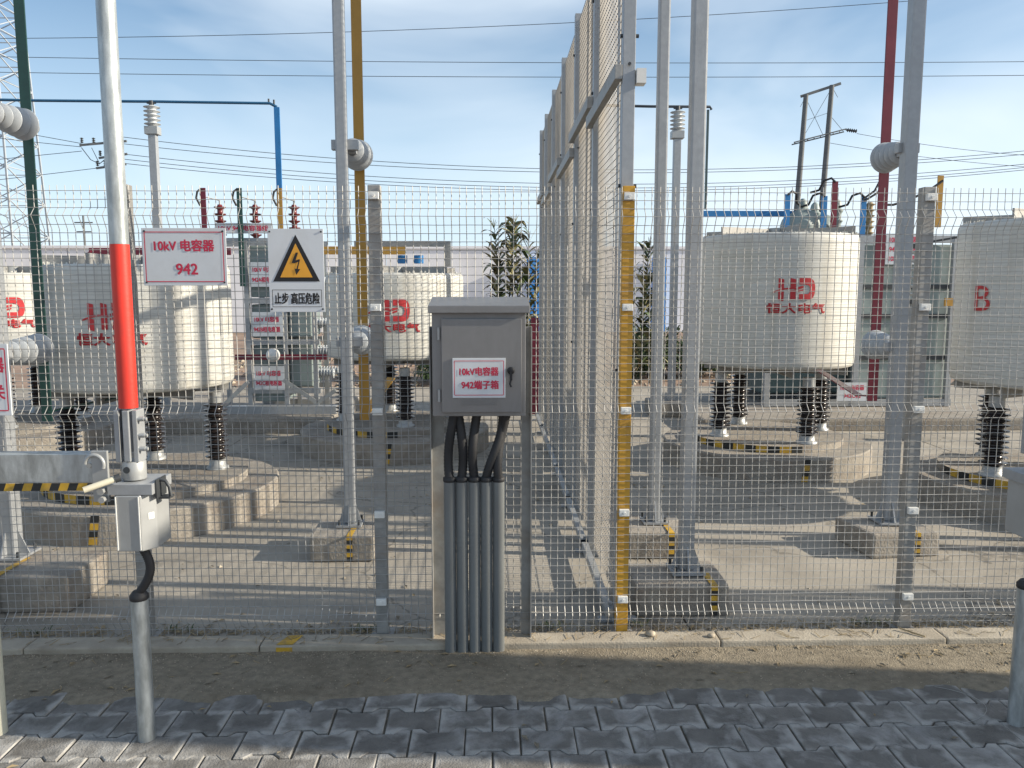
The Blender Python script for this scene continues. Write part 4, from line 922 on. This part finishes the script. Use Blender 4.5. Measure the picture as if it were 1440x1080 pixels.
# an insulator post in front of it (gap between red column and reactor B)
t = thing('bus_support', (4.30, 8.0, 0.02), 'stout grey post with a dark ribbed insulator left of the reactor marked B', 'insulator post')
g = MB(); g.box(4.24, 4.36, 7.94, 8.06, 0.02, 1.42); g.build('shaft', 'galv', t, bevel=0.004)
g = MB(); ribbed(g, (4.30, 8.0, 1.47), (0, 0, 1), 0.50, 0.05, 0.105, 6, seg=22); g.build('post_insulator', 'porc_w', t)
g = MB(); g.cyl((4.30, 8.0, 1.421), (4.30, 8.0, 1.469), 0.09, n=16); g.box(4.20, 4.40, 7.97, 8.03, 1.9705, 2.02); g.bar((4.05, 7.95, 1.98), (4.75, 7.9, 2.10), 0.03, 0.02); g.build('bus_clamp', 'dark', t)

# ================================================================== BEYOND THE YARD
wl = thing('perimeter_wall', (0, 31, 0), 'long white rendered wall with blue piers far behind the yard', 'wall')
g = MB()
xw = -44.0
while xw < 44:
    g.box(xw, xw + 3.96, 31.0, 31.2, -0.03, 3.15); xw += 4.0
g.build('wall_panel', 'wallw', wl)
g = MB(); g.box(-44, 44, 30.95, 31.25, 3.151, 3.25); g.build('coping', 'wallw', wl)
for x in (1.63, 6.45):
    g = MB(); g.box(x - 0.26, x + 0.26, 30.7, 30.94, -0.03, 2.82); g.build('blue_pier', 'pier_b', wl)

# rubble and dry litter on the earth behind the slab
g = MB()
for _ in range(2600):
    x = random.uniform(-7, 9); y = random.uniform(12.8, 20)
    pebble(g, x, y, -0.02, random.choice((0.02, 0.03, 0.05, 0.07)), random.choice((0, 0, 1)))
o = g.build('rubble', ['stone', 'field'], kind='stuff'); tag(o, 'broken stones and dry earth clods behind the yard slab', 'rubble')

def leaf_blade(mb, base, d, L, w, droop, mi=0, seg=5):
    d = Vector(d).normalized(); side = d.cross(Vector((0, 0, 1)))
    side = side.normalized() if side.length > 1e-3 else Vector((1, 0, 0))
    vs = []; p = Vector(base)
    for i in range(seg + 1):
        t = i / seg; ww = w * (0.35 + 1.5 * t) * (1 - t) * 1.4 + 0.002
        q = p + d * L * t + Vector((0, 0, -droop * t * t * L))
        vs += [q - side * ww / 2, q + side * ww / 2]
    mb.add(vs, [(2 * i, 2 * i + 1, 2 * i + 3, 2 * i + 2) for i in range(seg)], mi, True)
def corn(x, y, h, label, seed):
    rnd = random.Random(seed)
    t = thing('corn_plant', (x, y, -0.03), label, 'corn plant', 'dry corn plants behind the yard')
    g = MB(); lean = rnd.uniform(-0.06, 0.06)
    g.tube([(x + lean * q * q * h, y, -0.03 + h * q) for q in (0, 0.25, 0.5, 0.75, 1)], [0.016, 0.015, 0.012, 0.008, 0.004], 7); g.build('stalk', 'bark', t)
    g = MB()
    for i in range(56):
        q = 0.10 + 0.86 * i / 55; a = (i % 2) * pi + rnd.uniform(-0.7, 0.7)
        leaf_blade(g, (x + lean * q * q * h, y, h * q), (cos(a), sin(a), rnd.uniform(1.0, 2.6)), rnd.uniform(0.34, 0.58), rnd.uniform(0.12, 0.20), rnd.uniform(0.3, 1.1), rnd.choice((0, 0, 1)))
    for i in range(7):
        a = rnd.uniform(0, 2 * pi); leaf_blade(g, (x + lean * h, y, h * 0.97), (cos(a) * 0.4, sin(a) * 0.4, 1), rnd.uniform(0.18, 0.3), 0.012, 0.3, 0, 3)
    g.build('leaves', ['corn', 'leaf'], t, kind='stuff')
for i, (x, y, h) in enumerate(((0.06, 14.2, 2.2), (0.17, 13.9, 2.7), (0.28, 14.4, 2.85), (0.40, 13.8, 2.7), (0.50, 14.3, 2.8), (0.62, 14.0, 2.5), (0.74, 14.4, 2.25))):
    corn(x, y, h, ['leftmost', 'second', 'third', 'fourth', 'fifth', 'sixth', 'rightmost'][i] + ' dry corn plant of the clump above the terminal box', i)
for i, (x, y, h) in enumerate(((2.52, 13.4, 2.35), (2.72, 13.6, 1.9))):
    corn(x, y, h, ['left', 'right'][i] + ' one of two dry corn plants seen right of the yellow post', 20 + i)
def shrub(x, y, rx, rz, n, label, seed, conifer=False):
    rnd = random.Random(seed)
    t = thing('conifer' if conifer else 'shrub', (x, y, -0.03), label, 'tree' if conifer else 'shrub')
    g = MB(); g.tube([(x, y, -0.03), (x + 0.02, y, rz * 0.5), (x, y, rz * (1.7 if conifer else 0.9))], [0.05, 0.03, 0.01], 7)
    for q in range(5):
        a = q * 1.26; g.tube([(x, y, rz * 0.25), (x + rx * 0.6 * cos(a), y + rx * 0.6 * sin(a), rz * 0.8)], [0.015, 0.005], 5)
    g.build('trunk', 'bark', t)
    g = MB()
    for _ in range(n):
        while True:
            u, v, w = rnd.uniform(-1, 1), rnd.uniform(-1, 1), rnd.uniform(-1, 1)
            rr = u * u + v * v + w * w
            if 0.15 < rr < 1: break
        if conifer:
            zz = rz * (1 + w); k_ = max(0.05, 1 - zz / (2 * rz)); px_, py_ = x + rx * u * k_ * 1.3, y + rx * v * k_ * 1.3
        else:
            bump_ = 0.8 + 0.3 * sin(u * 5 + seed) * cos(w * 4); zz = rz * (0.95 + w * 0.95 * bump_); px_, py_ = x + rx * u * bump_, y + rx * v
        leaf_blade(g, (px_, py_, max(0.02, zz)), (u + rnd.uniform(-.6, .6), v + rnd.uniform(-.6, .6), w + rnd.uniform(-.3, .8)), rnd.uniform(0.06, 0.13), rnd.uniform(0.03, 0.06), 0.4, 0, 2)
    g.build('crown', 'leaf', t)
shrub(2.9, 14.5, 0.75, 0.52, 2600, 'low dark shrub right of the yellow post', 1)
shrub(3.9, 14.8, 0.8, 0.42, 2200, 'low shrub left of the sunlit right reactor', 2)
shrub(-0.75, 13.6, 0.9, 0.30, 1700, 'low weeds under the reactor behind the terminal box', 3)
shrub(-3.3, 13.0, 0.28, 0.85, 1500, 'narrow dry shrub left of the capacitor rack', 4)
shrub(1.15, 14.8, 0.5, 0.35, 1200, 'low shrub behind the tall partition', 5)
shrub(11.9, 22.0, 0.55, 2.0, 2200, 'small far conifer beside the crimson busbar', 6, True)

# lattice tower far left
tw = thing('lattice_tower', (-41.9, 70, -0.03), 'tall lattice transmission tower far off at the left edge', 'tower')
g = MB(); levels = [0, 3.2, 6.2, 9.0, 11.6, 14.0, 16.3, 18.5, 20.6, 22.6, 24.6, 26.5, 28.4, 30.2, 32]
def hw(z): return 3.0 - 0.035 * z
for sx in (-1, 1):
    for sy in (-1, 1): g.bar((-41.9 + sx * hw(0), 70 + sy * hw(0), -0.03), (-41.9 + sx * hw(32), 70 + sy * hw(32), 32), 0.14, 0.14)
g.build('legs', 'tower', tw)
g = MB()
for a, b in zip(levels, levels[1:]):
    for s in (-1, 1):
        ha, hb = hw(a), hw(b)
        for ax in (0, 1):
            def pt(u, z, h): return (-41.9 + u * h, 70 + s * h, z) if ax == 0 else (-41.9 + s * h, 70 + u * h, z)
            g.bar(pt(-1, a, ha), pt(1, b, hb), 0.07, 0.07); g.bar(pt(1, a, ha), pt(-1, b, hb), 0.07, 0.07); g.bar(pt(-1, b, hb), pt(1, b, hb), 0.07, 0.07)
g.build('bracing', 'tower', tw)

# H-frame pole pair right
hf = thing('h_frame_pole', (27.8, 70, -0.03), 'pair of concrete poles joined by cross arms on the right horizon', 'pole')
for (xa, xb, zt) in ((26.2, 26.95, 18.2), (28.4, 29.15, 19.0)):
    g = MB(); g.cyl((xa, 70, -0.03), (xb, 70, zt), 0.30, 0.20, n=12); g.build('pole', 'pole_c', hf)
g = MB(); g.bar((26.5, 70, 18.05), (29.9, 70, 19.15), 0.14, 0.22); g.build('top_beam', 'pole_c', hf)
g = MB(); g.bar((26.0, 69.8, 14.2), (30.5, 69.8, 15.35), 0.08, 0.10); g.bar((26.0, 70.3, 14.1), (30.5, 70.3, 15.2), 0.08, 0.10)
for q in range(9): g.bar((26.0 + 0.55 * q, 69.8, 14.2 + 0.14 * q), (26.3 + 0.55 * q, 70.3, 14.2 + 0.14 * q), 0.05, 0.05)
g.build('cross_arm', 'pole_c', hf)
g = MB()
for p0, p1 in (((26.9, 70, 18), (28.6, 70, 14.8)), ((29.1, 70, 18.7), (26.7, 70, 14.4)), ((26.8, 70, 16), (28.9, 70, 16.7)), ((29.1, 70, 16.5), (30.3, 70, 15.2)), ((29.2, 70, 18.8), (29.7, 70, 18.0)), ((26.9, 70, 18), (26.5, 70, 17.2))): g.bar(p0, p1, 0.03, 0.03)
g.build('stay_wire', 'pole_c', hf)
for x, z in ((30.9, 15.2),):
    g = MB(); ribbed(g, (x - 0.3, 70, z + 0.1), (1, 0, -0.12), 0.9, 0.08, 0.17, 5, seg=12); g.build('strain_insulator', 'dark', hf)
# distribution pole behind the drive tube
dp = thing('distribution_pole', (-22.9, 50, -0.03), 'utility pole with cross arms behind the galvanised drive tube', 'pole')
g = MB(); g.cyl((-22.9, 50, -0.03), (-22.75, 50, 11.2), 0.2, 0.13, n=12); g.build('pole', 'pole_c', dp)
for z, xa, xb in ((10.35, -24.7, -21.9), (9.6, -23.6, -21.9), (9.0, -23.8, -22.0)):
    g = MB(); g.bar((xa, 50, z - 0.1), (xb, 50, z + 0.15), 0.10, 0.12); ar = g.build('cross_arm', 'pole_c', dp)
    for q in range(4):
        x = xa + (xb - xa) * (q + 0.2) / 4
        g = MB(); ribbed(g, (x, 50, z + 0.02), (0, 0, 1), 0.32, 0.05, 0.11, 3, seg=10); g.build('pin_insulator', 'dark', ar)
g = MB(); g.tube([(-24.6, 50, 10.1), (-24.1, 50, 9.4), (-23.6, 50, 9.15), (-22.9, 50, 9.7)], 0.025, 5); g.tube([(-24.0, 50, 10.1), (-23.6, 50, 9.2)], 0.02, 5); g.build('jumper', 'cable', dp)
# far small pole
fp = thing('utility_pole', (-47, 100, -0.03), 'tiny far utility pole seen left of the drive tube', 'pole')
g = MB(); g.cyl((-49.5, 100, -0.03), (-49.5, 100, 10.6), 0.18, 0.12, n=8); g.build('pole', 'pole_c', fp)
g = MB(); g.bar((-50.6, 100, 9.8), (-48.4, 100, 9.8), 0.12, 0.14); g.bar((-50.4, 100, 8.7), (-48.6, 100, 8.7), 0.12, 0.14); g.build('cross_arm', 'pole_c', fp)

# overhead lines: parabolas through three points
def line(pts, y, r, label, y2=None):
    (xa, za), (xb, zb), (xc, zc) = pts
    g = MB(); P_ = []
    for q in range(41):
        x = xa + (xc - xa) * q / 40
        z = za * (x - xb) * (x - xc) / ((xa - xb) * (xa - xc)) + zb * (x - xa) * (x - xc) / ((xb - xa) * (xb - xc)) + zc * (x - xa) * (x - xb) / ((xc - xa) * (xc - xb))
        P_.append((x, y, z))
    g.tube(P_, r, 5); o = g.build('power_line', 'cable', origin=(xb, y, zb)); tag(o, label, 'wire', 'overhead power lines')
line([(-40, 16.3), (1.29, 17.34), (40, 20.3)], 50, 0.018, 'topmost overhead wire, rising to the right')
line([(-40, 15.45), (1.29, 15.21), (40, 15.6)], 50, 0.018, 'second overhead wire from the top, nearly level')
line([(-40, 14.55), (1.29, 14.37), (40, 14.8)], 50, 0.018, 'third overhead wire from the top, nearly level')
for i, (za, zb, zc) in enumerate(((10.75, 8.98, 10.95), (10.35, 8.78, 10.7), (9.75, 8.10, 10.15), (9.45, 7.86, 9.95), (9.2, 7.68, 9.8))):
    line([(-22.2, za), (3.03, zb), (40, zc)], 50, 0.018, ['upper', 'second', 'middle', 'fourth', 'lowest'][i] + ' strand of the five sagging wires right of the drive tube')
line([(-45, 14.0), (-35, 12.2), (-24.6, 10.35)], 50, 0.018, 'higher wire coming down from the left to the utility pole')
line([(-45, 12.8), (-35, 11.3), (-24.6, 10.15)], 50, 0.018, 'lower wire coming down from the left to the utility pole')
line([(-45, 7.6), (-35, 8.8), (-24.6, 9.9)], 50, 0.018, 'wire rising from the lower left to the utility pole')
line([(-45, 6.6), (-35, 7.6), (-23.8, 8.9)], 50, 0.018, 'lowest wire rising from the lower left to the utility pole')
line([(31.5, 15.0), (42, 13.6), (60, 13.0)], 70, 0.02, 'thin upper wire leaving the pole pair to the right')
line([(29.2, 14.2), (42, 12.6), (60, 12.0)], 70, 0.02, 'thin lower wire leaving the pole pair to the right')

# ================================================================== SMALL THINGS ON THE GROUND
def rock(x, y, z, r, label):
    g = MB(); bmx = bmesh.new(); bmesh.ops.create_icosphere(bmx, subdivisions=2, radius=r)
    vs = [(x + v.co.x * (1 + 0.25 * sin(v.co.y * 90 / r * 0.02 + x)), y + v.co.y, z + r * 0.45 + v.co.z * 0.65 * (1 + 0.2 * sin(v.co.x * 120))) for v in bmx.verts]
    g.add(vs, [[v.index for v in f.verts] for f in bmx.faces], 0, True); bmx.free()
    o = g.build('stone', 'stone', origin=(x, y, z)); tag(o, label, 'stone')
rock(0.70, 3.365, 0.034, 0.020, 'small stone on the kerb just right of the yellow post')
rock(0.965, 3.345, 0.034, 0.015, 'smaller stone on the kerb farther right of the yellow post')
rock(-0.49, 3.36, 0.034, 0.010, 'tiny stone on the kerb left of the conduit pipes')
g = MB(); g.tube([(1.83, 3.39, 0.045), (1.87, 3.35, 0.041), (1.905, 3.315, 0.039)], 0.004, 6); o = g.build('twig', 'wood', origin=(1.87, 3.35, 0.04)); tag(o, 'dry twig on the kerb below the right fence post', 'twig')
g = MB(); pts = []
for q in range(25):
    t = q / 24; a = -2.2 + 3.1 * t
    pts.append((1.55 + 0.30 * cos(a) * (1 if t < .8 else 1), 2.81 + 0.16 * sin(a), 0.006))
g.tube(pts, 0.0008, 5); o = g.build('wire_offcut', 'wire', origin=(1.55, 2.8, 0.006)); tag(o, 'thin pale wire curling across the pavers at the right', 'wire')

# straw, dry leaves and weeds caught along the fence foot and on the yard
g = MB(); rl = random.Random(3)
def straw(x, y, z):
    a = rl.uniform(0, pi); L = rl.uniform(0.015, 0.06); g.bar((x, y, z + 0.002), (x + L * cos(a), y + L * sin(a), z + rl.uniform(0.002, 0.010)), 0.0022, 0.0016, rl.choice((0, 0, 1)))
def dry_leaf(x, y, z):
    r_ = rl.uniform(0.006, 0.016); a = rl.uniform(0, 6.28)
    P4 = [(x + r_ * 1.5 * cos(a), y + r_ * 1.5 * sin(a), z + 0.003), (x + r_ * .6 * cos(a + 1.6), y + r_ * .6 * sin(a + 1.6), z + 0.008), (x - r_ * 1.5 * cos(a), y - r_ * 1.5 * sin(a), z + 0.003), (x - r_ * .6 * cos(a + 1.6), y - r_ * .6 * sin(a + 1.6), z + 0.007)]
    g.add(P4, [(0, 1, 2), (0, 2, 3)], rl.choice((0, 1)))
for _ in range(900): straw(rl.uniform(-3, 3), 3.44 + abs(rl.gauss(0, 0.035)), 0.021)
for _ in range(260): straw(rl.uniform(-3, 3), rl.uniform(3.31, 3.42), 0.035)
for _ in range(240): dry_leaf(rl.uniform(-3, 3), 3.45 + abs(rl.gauss(0, 0.06)), 0.021)
for _ in range(500): dry_leaf(rl.uniform(-5, 5), rl.uniform(3.5, 12.5), 0.021)
for _ in range(90):
    x = rl.uniform(-3, 3); y = rl.uniform(2.98, 3.29); dry_leaf(x, y, soil_z(x, y)); straw(x + 0.1, y, soil_z(x + 0.1, y))
for _ in range(40): dry_leaf(rl.uniform(-2.4, 2.4), rl.uniform(1.9, 2.95), 0.002)
o = g.build('dry_litter', ['wood', 'soil'], kind='stuff'); tag(o, 'dry straw and leaf litter along the fence foot and over the yard', 'litter')
g = MB()
for _ in range(420):
    x = rl.uniform(-4, 5); y = rl.uniform(3.5, 12); pebble(g, x, y, 0.021, rl.choice((0.004, 0.006, 0.008, 0.014)))
o = g.build('yard_grit', 'stone', kind='stuff'); tag(o, 'loose grit and small stones on the yard concrete', 'grit')
g = MB()
for x0_, y0_, n_ in ((-0.55, 3.47, 40), (1.75, 3.48, 30), (-1.42, 3.49, 26), (0.66, 3.49, 22), (-2.1, 3.48, 24), (0.25, 3.47, 24)):
    for _ in range(n_):
        a = rl.uniform(0, 6.28); leaf_blade(g, (x0_ + rl.gauss(0, 0.05), y0_ + abs(rl.gauss(0, 0.02)), 0.02), (cos(a) * 0.5, sin(a) * 0.5, 1), rl.uniform(0.03, 0.08), 0.005, 0.6, rl.choice((0, 1)), 3)
o = g.build('weeds', ['leaf', 'corn'], kind='stuff'); tag(o, 'small weed tufts growing along the foot of the fence', 'weeds')

# ================================================================== unseen shadow caster added on the right to shade the pavement
def pier(x, y0, y1, h, label):
    t = thing('shadow_caster', (x, (y0 + y1) / 2, 0), label, 'pier')
    g = MB(); g.box(x, x + 0.8, y0, y1, 0.0, h); g.build('caster_shaft', 'block', t, bevel=0.02)
    g = MB(); g.box(x - 0.05, x + 0.85, y0 - 0.005, y1 + 0.005, h + 0.001, h + 0.1); g.build('caster_cap', 'kerb', t, bevel=0.02)
    g = MB(); g.box(x - 0.04, x + 0.84, y0 - 0.02, y1 + 0.02, -0.05, 0.25); g.build('caster_foot', 'kerb', t, bevel=0.02)
pier(6.0, 1.80, 2.50, 3.75, 'wide concrete shadow caster added unseen outside the right edge')
